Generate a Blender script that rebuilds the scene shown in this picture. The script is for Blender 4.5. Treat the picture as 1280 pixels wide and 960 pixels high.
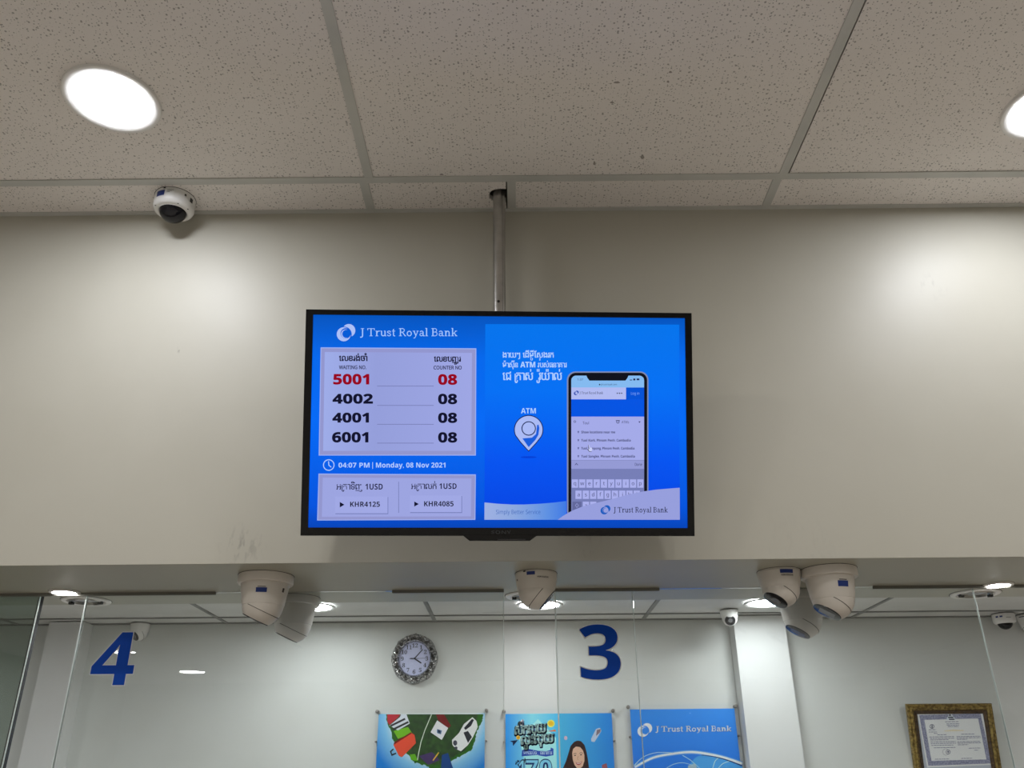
import bpy, bmesh, math, random
from mathutils import Vector, Matrix
from math import sin, cos, pi, radians

S = bpy.context.scene
for o in list(bpy.data.objects):
    bpy.data.objects.remove(o)
COL = S.collection
random.seed(7)

# ------------------------------------------------------------------ camera
EYE = 1.6                                   # eye height above the floor (m)
F_PX, PITCH, ROLL, YAW = 1061.458, 0.441048, -0.0085757, 0.0011031
_r = Vector((cos(YAW), sin(YAW), 0)); _f = Vector((-sin(YAW), cos(YAW), 0)); _z = Vector((0, 0, 1))
FW = _f * cos(PITCH) + _z * sin(PITCH)
_u = _z * cos(PITCH) - _f * sin(PITCH)
RT = _r * cos(ROLL) + _u * sin(ROLL)
UP = _u * cos(ROLL) - _r * sin(ROLL)
C0 = Vector((0, 0, EYE))
cam = bpy.data.cameras.new('camera')
cam.sensor_width = 36.0
cam.lens = F_PX / 1280 * 36.0
cam.clip_start = 0.02
cam_ob = bpy.data.objects.new('camera', cam)
M = Matrix((RT, UP, -FW)).transposed().to_4x4()
M.translation = C0
cam_ob.matrix_world = M
COL.objects.link(cam_ob)
S.camera = cam_ob

# ------------------------------------------------------------------ world, exposure, lamp strengths
W = bpy.data.worlds.new('world'); S.world = W; W.use_nodes = True
W.node_tree.nodes['Background'].inputs[0].default_value = (0.5, 0.55, 0.6, 1)
W.node_tree.nodes['Background'].inputs[1].default_value = 0.02
S.view_settings.view_transform = 'Standard'
S.view_settings.look = 'None'
S.view_settings.exposure = 0.0
S.view_settings.gamma = 1.0
S.view_settings.use_curve_mapping = False
LAMP = 84.0          # radiance of the hall downlights
LAMP_FILL = 118.0    # radiance of the unseen hall downlights added as fill light
LAMP_FILL_FAR = 45.0      # radiance of the rearmost row of added fill downlights
LAMP_IN = 54.0       # radiance of the office downlights
LAMP_MID = 38.0      # radiance of the dimmer office downlight in the middle
LAMP_FILL_IN = 90.0      # radiance of the hidden fill downlights added in the office
LAMP_SPOT = 30.0     # radiance of the small soffit spots
SCREEN = 1.0
LAMP_COL = (0.965, 0.99, 1.05)

# ------------------------------------------------------------------ measured levels (m)
ZC = EYE + 1.5       # hall ceiling
DW = 2.008           # wall above the counter
ZS = EYE + 0.4812    # underside of the soffit
YS = 2.49            # back of the soffit
YG = 2.335           # counter glass
ZI = EYE + 0.782     # office ceiling
YI = 4.6             # office back wall


def ray(x, y):
    return FW + RT * ((x - 640) / F_PX) + UP * ((480 - y) / F_PX)


def at_z(x, y, z):
    d = ray(x, y)
    return C0 + d * ((z - EYE) / d.z)


def at_y(x, y, Y):
    d = ray(x, y)
    return C0 + d * (Y / d.y)


# ------------------------------------------------------------------ materials
def lin(c):
    c = c / 255.0
    return c / 12.92 if c <= 0.04045 else ((c + 0.055) / 1.055) ** 2.4


def rgb(*c):
    return (lin(c[0]), lin(c[1]), lin(c[2]), 1.0)


def mat(name, color, rough=0.5, metal=0.0, spec=0.5, coat=0.0):
    m = bpy.data.materials.new(name)
    m.use_nodes = True
    b = m.node_tree.nodes['Principled BSDF']
    b.inputs['Base Color'].default_value = color if len(color) == 4 else (*color, 1)
    b.inputs['Roughness'].default_value = rough
    b.inputs['Metallic'].default_value = metal
    b.inputs['Specular IOR Level'].default_value = spec
    b.inputs['Coat Weight'].default_value = coat
    return m


def nodes(m):
    return m.node_tree, m.node_tree.nodes['Principled BSDF']


def N(nt, kind, **kw):
    n = nt.nodes.new(kind)
    for k, v in kw.items():
        setattr(n, k, v)
    return n


def noise_mat(name, c1, c2, scale, rough=0.5, metal=0.0, bump=0.0, spec=0.5, detail=4.0, lo=0.35, hi=0.65, dist=0.02):
    m = mat(name, c1, rough, metal, spec)
    nt, b = nodes(m)
    tc = N(nt, 'ShaderNodeTexCoord')
    n = N(nt, 'ShaderNodeTexNoise')
    n.inputs['Scale'].default_value = scale
    n.inputs['Detail'].default_value = detail
    r = N(nt, 'ShaderNodeValToRGB')
    r.color_ramp.elements[0].position = lo
    r.color_ramp.elements[1].position = hi
    r.color_ramp.elements[0].color = c1 if len(c1) == 4 else (*c1, 1)
    r.color_ramp.elements[1].color = c2 if len(c2) == 4 else (*c2, 1)
    L = nt.links.new
    L(tc.outputs['Object'], n.inputs['Vector'])
    L(n.outputs['Fac'], r.inputs['Fac'])
    L(r.outputs['Color'], b.inputs['Base Color'])
    if bump:
        bp = N(nt, 'ShaderNodeBump')
        bp.inputs['Strength'].default_value = bump
        bp.inputs['Distance'].default_value = dist
        L(n.outputs['Fac'], bp.inputs['Height'])
        L(bp.outputs['Normal'], b.inputs['Normal'])
    return m


def emit(name, color, strength):
    m = mat(name, (0.02, 0.02, 0.02, 1), 0.5)
    nt, b = nodes(m)
    b.inputs['Emission Color'].default_value = color if len(color) == 4 else (*color, 1)
    b.inputs['Emission Strength'].default_value = strength
    return m


_sc = {}


def scr(*c):
    """backlit screen colour"""
    if c not in _sc:
        m = emit('screen_%d_%d_%d' % c, rgb(*c), SCREEN)
        nodes(m)[1].inputs['Base Color'].default_value = (0.004, 0.004, 0.004, 1)
        nodes(m)[1].inputs['Roughness'].default_value = 0.35
        nodes(m)[1].inputs['Specular IOR Level'].default_value = 0.05
        _sc[c] = m
    return _sc[c]


_pc = {}
INK = 1.4          # printed albedo against the tone measured in the photograph


def ink(*c):
    """flat printed colour"""
    if c not in _pc:
        q = rgb(*c)
        _pc[c] = mat('print_%d_%d_%d' % c, (min(q[0] * INK, 0.9), min(q[1] * INK, 0.9), min(q[2] * INK, 0.9), 1), 0.35, spec=0.3)
    return _pc[c]


def ramp_mat(name, stops, axis, lo, hi, emission=False, rough=0.4):
    """printed or displayed colour gradient along a local axis"""
    m = mat(name, (0.004, 0.004, 0.004, 1), rough, spec=0.05 if emission else 0.3)
    nt, b = nodes(m)
    tc = N(nt, 'ShaderNodeTexCoord')
    sp = N(nt, 'ShaderNodeSeparateXYZ')
    mr = N(nt, 'ShaderNodeMapRange')
    mr.inputs['From Min'].default_value = lo
    mr.inputs['From Max'].default_value = hi
    r = N(nt, 'ShaderNodeValToRGB')
    e = r.color_ramp.elements
    while len(e) < len(stops):
        e.new(0.5)
    for i, (p, c) in enumerate(stops):
        e[i].position = p
        q = rgb(*c)
        e[i].color = q if emission else (min(q[0] * INK, 0.9), min(q[1] * INK, 0.9), min(q[2] * INK, 0.9), 1)
    L = nt.links.new
    L(tc.outputs['Object'], sp.inputs[0])
    L(sp.outputs['XYZ'.index(axis)], mr.inputs['Value'])
    L(mr.outputs[0], r.inputs['Fac'])
    if emission:
        L(r.outputs['Color'], b.inputs['Emission Color'])
        b.inputs['Emission Strength'].default_value = SCREEN
    else:
        L(r.outputs['Color'], b.inputs['Base Color'])
    return m


def glass_mat(name, tint, ior=1.5):
    m = bpy.data.materials.new(name)
    m.use_nodes = True
    nt = m.node_tree
    nt.nodes.clear()
    out = N(nt, 'ShaderNodeOutputMaterial')
    mix = N(nt, 'ShaderNodeMixShader')
    fr = N(nt, 'ShaderNodeFresnel')
    fr.inputs['IOR'].default_value = ior
    tr = N(nt, 'ShaderNodeBsdfTransparent')
    tr.inputs[0].default_value = (*tint, 1)
    gl = N(nt, 'ShaderNodeBsdfGlossy')
    gl.inputs['Roughness'].default_value = 0.0
    L = nt.links.new
    L(fr.outputs[0], mix.inputs[0]); L(tr.outputs[0], mix.inputs[1]); L(gl.outputs[0], mix.inputs[2])
    L(mix.outputs[0], out.inputs[0])
    return m


def edge_mat():
    """ground glass edge: light passes through it and scatters"""
    m = mat('polished_glass_edge', (0.86, 0.92, 0.90, 1), 0.25, spec=0.7)
    nt, b = nodes(m)
    out = [n for n in nt.nodes if n.type == 'OUTPUT_MATERIAL'][0]
    tl = N(nt, 'ShaderNodeBsdfTranslucent')
    tl.inputs[0].default_value = (0.92, 0.98, 0.96, 1)
    mx = N(nt, 'ShaderNodeMixShader')
    mx.inputs[0].default_value = 0.55
    nt.links.new(b.outputs[0], mx.inputs[1]); nt.links.new(tl.outputs[0], mx.inputs[2]); nt.links.new(mx.outputs[0], out.inputs[0])
    return m


def wall_mat(name, col, rough, spec, bump, marks=()):
    """painted plaster with gentle unevenness and a few grey scuffs"""
    m = mat(name, col, rough, spec=spec)
    nt, b = nodes(m)
    L = nt.links.new
    tc = N(nt, 'ShaderNodeTexCoord')
    n1 = N(nt, 'ShaderNodeTexNoise'); n1.inputs['Scale'].default_value = 3.5; n1.inputs['Detail'].default_value = 3
    n2 = N(nt, 'ShaderNodeTexNoise'); n2.inputs['Scale'].default_value = 90; n2.inputs['Detail'].default_value = 2
    L(tc.outputs['Object'], n1.inputs['Vector']); L(tc.outputs['Object'], n2.inputs['Vector'])
    ad = N(nt, 'ShaderNodeMath', operation='MULTIPLY_ADD'); ad.inputs[1].default_value = 0.04
    L(n2.outputs['Fac'], ad.inputs[0]); L(n1.outputs['Fac'], ad.inputs[2])
    bp = N(nt, 'ShaderNodeBump'); bp.inputs['Strength'].default_value = bump; bp.inputs['Distance'].default_value = 0.02
    L(ad.outputs[0], bp.inputs['Height']); L(bp.outputs['Normal'], b.inputs['Normal'])
    mx = N(nt, 'ShaderNodeMix', data_type='RGBA')
    mx.inputs['Factor'].default_value = 0.0
    mx.inputs['A'].default_value = col
    mx.inputs['B'].default_value = (col[0] * 0.86, col[1] * 0.85, col[2] * 0.82, 1)
    r = N(nt, 'ShaderNodeMapRange'); r.inputs['From Min'].default_value = 0.45; r.inputs['From Max'].default_value = 0.8
    r.inputs['To Max'].default_value = 0.35
    L(n1.outputs['Fac'], r.inputs['Value']); L(r.outputs[0], mx.inputs['Factor'])
    last = mx.outputs['Result']
    n3 = N(nt, 'ShaderNodeTexNoise'); n3.inputs['Scale'].default_value = 75; n3.inputs['Detail'].default_value = 3
    mp = N(nt, 'ShaderNodeMapping'); mp.inputs['Scale'].default_value = (1.0, 1.0, 0.45)
    L(tc.outputs['Object'], mp.inputs[0]); L(mp.outputs[0], n3.inputs['Vector'])
    for (p, rad, amt, dark) in marks:
        d = N(nt, 'ShaderNodeVectorMath', operation='DISTANCE')
        d.inputs[1].default_value = p
        L(tc.outputs['Object'], d.inputs[0])
        k = N(nt, 'ShaderNodeMapRange'); k.inputs['From Min'].default_value = rad; k.inputs['From Max'].default_value = 0.0
        L(d.outputs['Value'], k.inputs['Value'])
        t = N(nt, 'ShaderNodeMapRange'); t.inputs['From Min'].default_value = 0.53; t.inputs['From Max'].default_value = 0.66
        L(n3.outputs['Fac'], t.inputs['Value'])
        mu = N(nt, 'ShaderNodeMath', operation='MULTIPLY'); L(k.outputs[0], mu.inputs[0]); L(t.outputs[0], mu.inputs[1])
        m2 = N(nt, 'ShaderNodeMath', operation='MULTIPLY'); L(mu.outputs[0], m2.inputs[0]); m2.inputs[1].default_value = amt
        x = N(nt, 'ShaderNodeMix', data_type='RGBA')
        L(m2.outputs[0], x.inputs['Factor']); L(last, x.inputs['A']); x.inputs['B'].default_value = dark
        last = x.outputs['Result']
    L(last, b.inputs['Base Color'])
    return m


def tile_mat():
    """mineral fibre board: pale, pin-holed and fissured"""
    m = mat('mineral_fibre', (0.6, 0.58, 0.54, 1), 0.9, spec=0.15)
    nt, b = nodes(m)
    L = nt.links.new
    tc = N(nt, 'ShaderNodeTexCoord')
    oi = N(nt, 'ShaderNodeObjectInfo')
    of = N(nt, 'ShaderNodeVectorMath', operation='MULTIPLY_ADD')
    cb = N(nt, 'ShaderNodeCombineXYZ')
    for i in range(3):
        L(oi.outputs['Random'], cb.inputs[i])
    of.inputs[1].default_value = (17, 31, 0)
    L(cb.outputs[0], of.inputs[0]); L(tc.outputs['Object'], of.inputs[2])
    dots = []
    for sc, lo, hi in ((95, 0.10, 0.30), (150, 0.08, 0.30)):
        v = N(nt, 'ShaderNodeTexVoronoi', feature='F1')
        v.voronoi_dimensions = '2D'
        v.inputs['Scale'].default_value = sc
        L(of.outputs[0], v.inputs['Vector'])
        se = N(nt, 'ShaderNodeSeparateColor'); L(v.outputs['Color'], se.inputs[0])
        rad = N(nt, 'ShaderNodeMapRange'); rad.inputs['From Min'].default_value = 0.45; rad.inputs['From Max'].default_value = 1.0
        rad.inputs['To Min'].default_value = 0.0; rad.inputs['To Max'].default_value = hi
        L(se.outputs[0], rad.inputs['Value'])
        lt = N(nt, 'ShaderNodeMath', operation='SUBTRACT'); L(rad.outputs[0], lt.inputs[0]); L(v.outputs['Distance'], lt.inputs[1])
        st = N(nt, 'ShaderNodeMapRange'); st.inputs['From Min'].default_value = 0.0; st.inputs['From Max'].default_value = 0.1
        L(lt.outputs[0], st.inputs['Value'])
        dots.append(st.outputs[0])
    mxm = N(nt, 'ShaderNodeMath', operation='MAXIMUM'); L(dots[0], mxm.inputs[0]); L(dots[1], mxm.inputs[1])
    n = N(nt, 'ShaderNodeTexNoise'); n.inputs['Scale'].default_value = 5; n.inputs['Detail'].default_value = 5
    L(of.outputs[0], n.inputs['Vector'])
    r = N(nt, 'ShaderNodeValToRGB')
    r.color_ramp.elements[0].color = (0.775, 0.735, 0.705, 1); r.color_ramp.elements[1].color = (0.845, 0.805, 0.775, 1)
    L(n.outputs['Fac'], r.inputs['Fac'])
    x = N(nt, 'ShaderNodeMix', data_type='RGBA')
    mk = N(nt, 'ShaderNodeMath', operation='MULTIPLY'); mk.inputs[1].default_value = 0.62
    L(mxm.outputs[0], mk.inputs[0]); L(mk.outputs[0], x.inputs['Factor'])
    L(r.outputs['Color'], x.inputs['A']); x.inputs['B'].default_value = (0.13, 0.12, 0.105, 1)
    L(x.outputs['Result'], b.inputs['Base Color'])
    n4 = N(nt, 'ShaderNodeTexNoise'); n4.inputs['Scale'].default_value = 260; L(of.outputs[0], n4.inputs['Vector'])
    bp = N(nt, 'ShaderNodeBump'); bp.inputs['Strength'].default_value = 0.25; bp.inputs['Distance'].default_value = 0.002
    L(n4.outputs['Fac'], bp.inputs['Height']); L(bp.outputs['Normal'], b.inputs['Normal'])
    return m


MAT = dict(
    wall=wall_mat('wall_paint', (0.505, 0.488, 0.422, 1), 0.46, 0.38, 0.08,
                  [(at_y(302, 683, DW), 0.065, 0.5, (0.2, 0.18, 0.165, 1)), (at_y(225, 437, DW), 0.012, 0.9, (0.2, 0.18, 0.16, 1)),
                   (at_y(1000, 690, DW), 0.14, 0.10, (0.26, 0.24, 0.21, 1)), (at_y(1165, 358, DW), 0.05, 0.35, (0.30, 0.28, 0.25, 1)), (at_y(735, 683, DW), 0.05, 0.3, (0.25, 0.22, 0.2, 1))]),
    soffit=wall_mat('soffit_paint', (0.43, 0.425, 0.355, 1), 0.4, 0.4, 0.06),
    inner=wall_mat('office_wall_paint', (0.68, 0.695, 0.672, 1), 0.5, 0.4, 0.05),
    pillar=wall_mat('pillar_paint', (0.72, 0.73, 0.72, 1), 0.45, 0.4, 0.03),
    tile=tile_mat(),
    tee=noise_mat('tee_enamel', (0.52, 0.525, 0.50), (0.58, 0.58, 0.55), 8, 0.45, spec=0.4),
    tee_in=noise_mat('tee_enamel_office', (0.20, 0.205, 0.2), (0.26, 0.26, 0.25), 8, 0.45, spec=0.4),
    scuff=mat('scuff_grey', (0.33, 0.30, 0.275, 1), 0.9),
    plenum=mat('plenum_dark', (0.03, 0.028, 0.025, 1), 0.9),
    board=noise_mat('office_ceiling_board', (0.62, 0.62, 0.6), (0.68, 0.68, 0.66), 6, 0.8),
    floor=noise_mat('floor_tile', (0.72, 0.68, 0.62), (0.78, 0.74, 0.68), 3, 0.3),
    counter=noise_mat('counter_laminate', (0.16, 0.11, 0.07), (0.22, 0.16, 0.1), 4, 0.35),
    white=mat('white_enamel', (0.8, 0.79, 0.77, 1), 0.35),
    lens=emit('lamp_diffuser', LAMP_COL, LAMP),
    lens_fill=emit('fill_lamp_diffuser', (1.0, 0.97, 0.91), LAMP_FILL),
    lens_fill_far=emit('far_fill_lamp_diffuser', (1.0, 0.98, 0.94), LAMP_FILL_FAR),
    lens_mid=emit('dim_office_lamp_diffuser', (0.95, 0.98, 1.0), LAMP_MID),
    lens_fill_in=emit('office_fill_lamp_diffuser', (0.95, 0.98, 1.0), LAMP_FILL_IN),
    lens_in=emit('office_lamp_diffuser', (0.93, 0.98, 1.0), LAMP_IN),
    lens_spot=emit('spot_lens', (1, 0.98, 0.95), LAMP_SPOT),
    cam=noise_mat('camera_plastic', (0.66, 0.625, 0.58), (0.71, 0.67, 0.62), 14, 0.38),
    camw=noise_mat('camera_plastic_white', (0.76, 0.75, 0.73), (0.8, 0.79, 0.77), 14, 0.35),
    dome=mat('smoked_dome', (0.008, 0.008, 0.010, 1), 0.05, spec=0.35),
    face=mat('lens_window', (0.03, 0.03, 0.033, 1), 0.15, spec=0.5),
    facew=mat('lens_pane', (0.16, 0.16, 0.165, 1), 0.12, spec=0.6),
    seam=mat('dark_gap', (0.06, 0.055, 0.05, 1), 0.7),
    sticker=mat('blue_sticker', rgb(22, 48, 120), 0.4),
    paper=mat('white_sticker', (0.75, 0.75, 0.73, 1), 0.5),
    black=mat('black_print', (0.03, 0.03, 0.03, 1), 0.5),
    steel=noise_mat('brushed_steel', (0.42, 0.41, 0.39), (0.5, 0.49, 0.47), 30, 0.28, 0.9),
    dsteel=mat('dark_steel', (0.06, 0.058, 0.055, 1), 0.4, 0.6),
    tvblack=mat('tv_bezel_black', (0.006, 0.006, 0.007, 1), 0.25, spec=0.35),
    tvback=mat('tv_back_plastic', (0.015, 0.015, 0.016, 1), 0.6),
    glass=glass_mat('clear_glass', (0.970, 0.982, 0.976)),
    glass_dark=glass_mat('green_tinted_glass', (0.70, 0.76, 0.73)),
    edge=edge_mat(),
    seal=mat('black_seal', (0.012, 0.013, 0.013, 1), 0.5),
    channel=mat('grey_channel', (0.17, 0.17, 0.15, 1), 0.5, 0.2),
    num=mat('blue_vinyl', rgb(2, 74, 190), 0.5, spec=0.2),
    numw=mat('white_vinyl', (0.75, 0.78, 0.8, 1), 0.4),
    silver=noise_mat('ornate_silver', (0.12, 0.12, 0.125), (0.82, 0.82, 0.82), 130, 0.17, 0.92, bump=0.6, lo=0.45, hi=0.62, dist=0.004),  # dark and bright mottle puts the relief's strong highlights into the colour
    clockface=mat('clock_face', rgb(196, 200, 232), 0.4),
    clockink=mat('clock_ink', rgb(20, 22, 40), 0.5),
    gold=noise_mat('antique_gold', (0.14, 0.085, 0.02), (0.42, 0.30, 0.09), 75, 0.35, 0.5, bump=0.9, lo=0.38, hi=0.62, dist=0.004),
    goldin=noise_mat('dark_bronze', (0.05, 0.03, 0.018), (0.12, 0.07, 0.03), 60, 0.4, 0.3, bump=0.4),
    acrylic=glass_mat('acrylic', (0.992, 0.995, 0.995), 1.08),
    standoff=mat('standoff_steel', (0.30, 0.28, 0.26, 1), 0.35, 0.7),
)


# ------------------------------------------------------------------ mesh helpers
def link(name, me, parent=None, loc=None):
    o = bpy.data.objects.new(name, me)
    COL.objects.link(o)
    if parent:
        o.parent = parent
    if loc is not None:
        o.location = loc
    return o


def obj(name, bm, m, parent=None, loc=None, smooth=False):
    bmesh.ops.recalc_face_normals(bm, faces=bm.faces)
    me = bpy.data.meshes.new(name)
    if smooth:
        for f in bm.faces:
            f.smooth = True
    bm.to_mesh(me)
    bm.free()
    for x in (m if isinstance(m, (list, tuple)) else [m]):
        me.materials.append(x)
    if smooth:
        try:
            me.set_sharp_from_angle(angle=radians(38))
        except Exception:
            pass
    return link(name, me, parent, loc)


def thing(name, label, cat, loc=(0, 0, 0), group=None, rot=None):
    o = link(name, None, None, loc)
    o.empty_display_size = 0.05
    if rot:
        o.rotation_euler = rot
    return tag(o, label, cat, group)


def tag(o, label, cat, group=None):
    o['label'] = label
    o['category'] = cat
    if group:
        o['group'] = group
    return o


def struct(o):
    o['kind'] = 'structure'
    return o


def box(bm, x0, x1, y0, y1, z0, z1, bev=0.0):
    vs = [bm.verts.new(p) for p in ((x0, y0, z0), (x1, y0, z0), (x1, y1, z0), (x0, y1, z0), (x0, y0, z1), (x1, y0, z1), (x1, y1, z1), (x0, y1, z1))]
    fs = [bm.faces.new([vs[i] for i in q]) for q in ((0, 3, 2, 1), (4, 5, 6, 7), (0, 1, 5, 4), (1, 2, 6, 5), (2, 3, 7, 6), (3, 0, 4, 7))]
    if bev:
        es = {e for f in fs for e in f.edges}
        bmesh.ops.bevel(bm, geom=list(es), offset=bev, segments=2, affect='EDGES', profile=0.6)
    return bm


def bx(*a, bev=0.0):
    return box(bmesh.new(), *a, bev=bev)


def lathe(prof, seg=48, bm=None, cap0=False, cap1=False, off=(0, 0, 0)):
    """profile of (radius, z) turned about z"""
    bm = bm or bmesh.new()
    rings = []
    for r, z in prof:
        if r < 1e-6:
            rings.append([bm.verts.new((off[0], off[1], off[2] + z))])
        else:
            rings.append([bm.verts.new((off[0] + r * cos(2 * pi * i / seg), off[1] + r * sin(2 * pi * i / seg), off[2] + z)) for i in range(seg)])
    for a, b in zip(rings, rings[1:]):
        for i in range(seg):
            j = (i + 1) % seg
            if len(a) == 1 and len(b) == 1:
                continue
            if len(a) == 1:
                bm.faces.new((a[0], b[i], b[j]))
            elif len(b) == 1:
                bm.faces.new((a[i], b[0], a[j]))
            else:
                bm.faces.new((a[i], b[i], b[j], a[j]))
    if cap0 and len(rings[0]) > 1:
        bm.faces.new(rings[0])
    if cap1 and len(rings[-1]) > 1:
        bm.faces.new(rings[-1])
    return bm


def patch(prof_r, z0, z1, a0, a1, seg=8, lift=0.0006):
    """a label that follows a turned surface; prof_r(z) gives its radius"""
    bm = bmesh.new()
    g = []
    for k in range(3):
        z = z0 + (z1 - z0) * k / 2
        r = prof_r(z) + lift
        g.append([bm.verts.new((r * cos(a0 + (a1 - a0) * i / seg), r * sin(a0 + (a1 - a0) * i / seg), z)) for i in range(seg + 1)])
    for a, b in zip(g, g[1:]):
        for i in range(seg):
            bm.faces.new((a[i], a[i + 1], b[i + 1], b[i]))
    return bm


# ------------------------------------------------------------------ flat lettering and graphics
_gl = {}


def glyphs(s, off=0.0):
    """flat outline of a string in the built-in fonts: (points, faces) in ems"""
    k = (s, off)
    if k not in _gl:
        cu = bpy.data.curves.new('t', 'FONT')
        cu.body = s
        cu.size = 1.0
        cu.offset = off
        cu.resolution_u = 3
        ob = bpy.data.objects.new('t', cu)
        COL.objects.link(ob)
        dg = bpy.context.evaluated_depsgraph_get()
        me = bpy.data.meshes.new_from_object(ob.evaluated_get(dg))
        pts = [(v.co.x, v.co.y) for v in me.vertices]
        fs = [tuple(p.vertices) for p in me.polygons]
        bpy.data.objects.remove(ob)
        bpy.data.meshes.remove(me)
        _gl[k] = (pts, fs)
    return _gl[k]


def mapped(s, up, lo, dg):
    out = ''
    for c in s:
        if 'A' <= c <= 'Z':
            out += chr(up + ord(c) - 65)
        elif 'a' <= c <= 'z':
            out += chr(lo + ord(c) - 97)
        elif '0' <= c <= '9':
            out += chr(dg + ord(c) - 48)
        else:
            out += c
    return out


def sans(s):
    return mapped(s, 0x1D5A0, 0x1D5BA, 0x1D7E2)


def bold(s):
    return mapped(s, 0x1D5D4, 0x1D5EE, 0x1D7EC)


def serif(s):
    return mapped(s, 0x1D400, 0x1D41A, 0x1D7CE)


class Art:
    """points and faces of flat artwork in its own 2D frame"""

    def __init__(self):
        self.p, self.f = [], []

    def add(self, pts, fs, dx=0, dy=0, sx=1, sy=None):
        sy = sx if sy is None else sy
        b = len(self.p)
        self.p += [(x * sx + dx, y * sy + dy) for x, y in pts]
        self.f += [tuple(i + b for i in f) for f in fs]
        return self

    def poly(self, pts):
        b = len(self.p)
        self.p += list(pts)
        self.f.append(tuple(range(b, b + len(pts))))
        return self

    def rect(self, x0, y0, x1, y1):
        return self.poly([(x0, y0), (x1, y0), (x1, y1), (x0, y1)])

    def disc(self, x, y, r, ry=None, n=32):
        ry = r if ry is None else ry
        return self.poly([(x + r * cos(2 * pi * i / n), y + ry * sin(2 * pi * i / n)) for i in range(n)])

    def ring(self, x, y, r, w, n=40, a0=0.0, a1=2 * pi):
        return self.line([(x + r * cos(a0 + (a1 - a0) * i / n), y + r * sin(a0 + (a1 - a0) * i / n)) for i in range(n + 1)], w)

    def line(self, pts, w, w1=None):
        n = len(pts)
        L, R = [], []
        for i, (x, y) in enumerate(pts):
            a = pts[max(i - 1, 0)]
            c = pts[min(i + 1, n - 1)]
            t = Vector((c[0] - a[0], c[1] - a[1]))
            if t.length < 1e-9:
                t = Vector((1, 0))
            t.normalize()
            k = w if w1 is None else w + (w1 - w) * i / (n - 1)
            if 0 < i < n - 1:
                s1 = Vector((x - a[0], y - a[1])).normalized()
                cs = max(0.5, abs(s1.dot(t)))
                k = k / cs
            L.append((x - t.y * k / 2, y + t.x * k / 2))
            R.append((x + t.y * k / 2, y - t.x * k / 2))
        b = len(self.p)
        self.p += L + R
        for i in range(n - 1):
            self.f.append((b + i, b + i + 1, b + n + i + 1, b + n + i))
        return self

    def bolder(self, w):
        """thicken: a narrow band along every outline edge"""
        cnt = {}
        for f in self.f:
            for a, b in zip(f, f[1:] + f[:1]):
                k = (min(a, b), max(a, b))
                cnt[k] = cnt.get(k, 0) + 1
        for (a, b), c in cnt.items():
            if c == 1:
                p, q = Vector(self.p[a]), Vector(self.p[b])
                d = q - p
                if d.length < 1e-9:
                    continue
                d = d.normalized() * (w * 0.5)
                self.line([(p.x - d.x * 0.6, p.y - d.y * 0.6), (q.x + d.x * 0.6, q.y + d.y * 0.6)], w)
        return self

    def bounds(self):
        xs = [p[0] for p in self.p]; ys = [p[1] for p in self.p]
        return min(xs), min(ys), max(xs), max(ys)


class Plane:
    """a real flat surface (root object plus rotation) with photo pixels mapped onto it"""

    def __init__(self, root, origin, rot):
        self.root, self.o, self.m = root, Vector(origin), rot
        self.n = rot @ Vector((0, -1, 0))

    def at(self, x, y):
        d = ray(x, y)
        t = (self.o - C0).dot(self.n) / d.dot(self.n)
        p = self.m.transposed() @ (C0 + d * t - self.o)
        return (p.x, p.z)

    def flat(self, name, art, m, depth, parent=None, px=True):
        pts = [self.at(*p) for p in art.p] if px else art.p
        bm = bmesh.new()
        vs = [bm.verts.new((x, -depth, z)) for x, z in pts]
        for f in art.f:
            try:
                bm.faces.new([vs[i] for i in f])
            except ValueError:
                pass
        for f in bm.faces:
            f.normal_update()
        me = bpy.data.meshes.new(name)
        bm.to_mesh(me)
        bm.free()
        me.materials.append(m)
        return link(name, me, parent or self.root)


def fit(s, x0, x1, ytop, ybase, off=0.0, ref=None):
    """string as art in photo pixels: width x0..x1, cap height ytop..ybase"""
    pts, fs = glyphs(s, off)
    xs = [p[0] for p in pts]
    if ref is None:
        cap = max(p[1] for p in pts)
    else:
        cap = max(p[1] for p in glyphs(ref, off)[0])
    k = (x1 - x0) / (max(xs) - min(xs))
    ky = (ybase - ytop) / cap
    a = Art()
    a.p = [(x0 + (x - min(xs)) * k, ybase - y * ky) for x, y in pts]
    a.f = list(fs)
    return a


# Khmer, set cluster by cluster: plain string, ('ro', base) or ('sub', base, foot)
def khmer(clusters, off=0.0):
    a = Art()
    x = 0.0
    for c in clusters:
        if c == ' ':
            x += 0.3
            continue
        kind = c[0] if isinstance(c, tuple) else 's'
        base = c[1] if isinstance(c, tuple) else c
        if kind == 'lat':
            pts, fs = glyphs(bold(base), off)
        else:
            pts, fs = glyphs(base, off)
        lead = 0.16 if kind == 'ro' else 0.0
        x0 = min(p[0] for p in pts); x1 = max(p[0] for p in pts)
        a.add(pts, fs, x + lead - x0, 0)
        w = x1 - x0
        if kind == 'ro':
            q = x + lead
            a.line([(q - 0.1, 0.5), (q - 0.1, -0.1), (q - 0.05, -0.19), (q + 0.05, -0.2), (q + 0.1, -0.12), (q + 0.1, -0.02)], 0.075 + 2 * off)
        if kind == 'sub':
            sp, sf = glyphs(c[2], off)
            sx0 = min(p[0] for p in sp); sx1 = max(p[0] for p in sp)
            k = 0.55
            a.add(sp, sf, x + w / 2 - k * (sx0 + sx1) / 2, -0.36, k, 0.5)
        x += lead + w + 0.055
    return a


KH = [max(p[1] for p in glyphs('ល')[0])]


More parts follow.
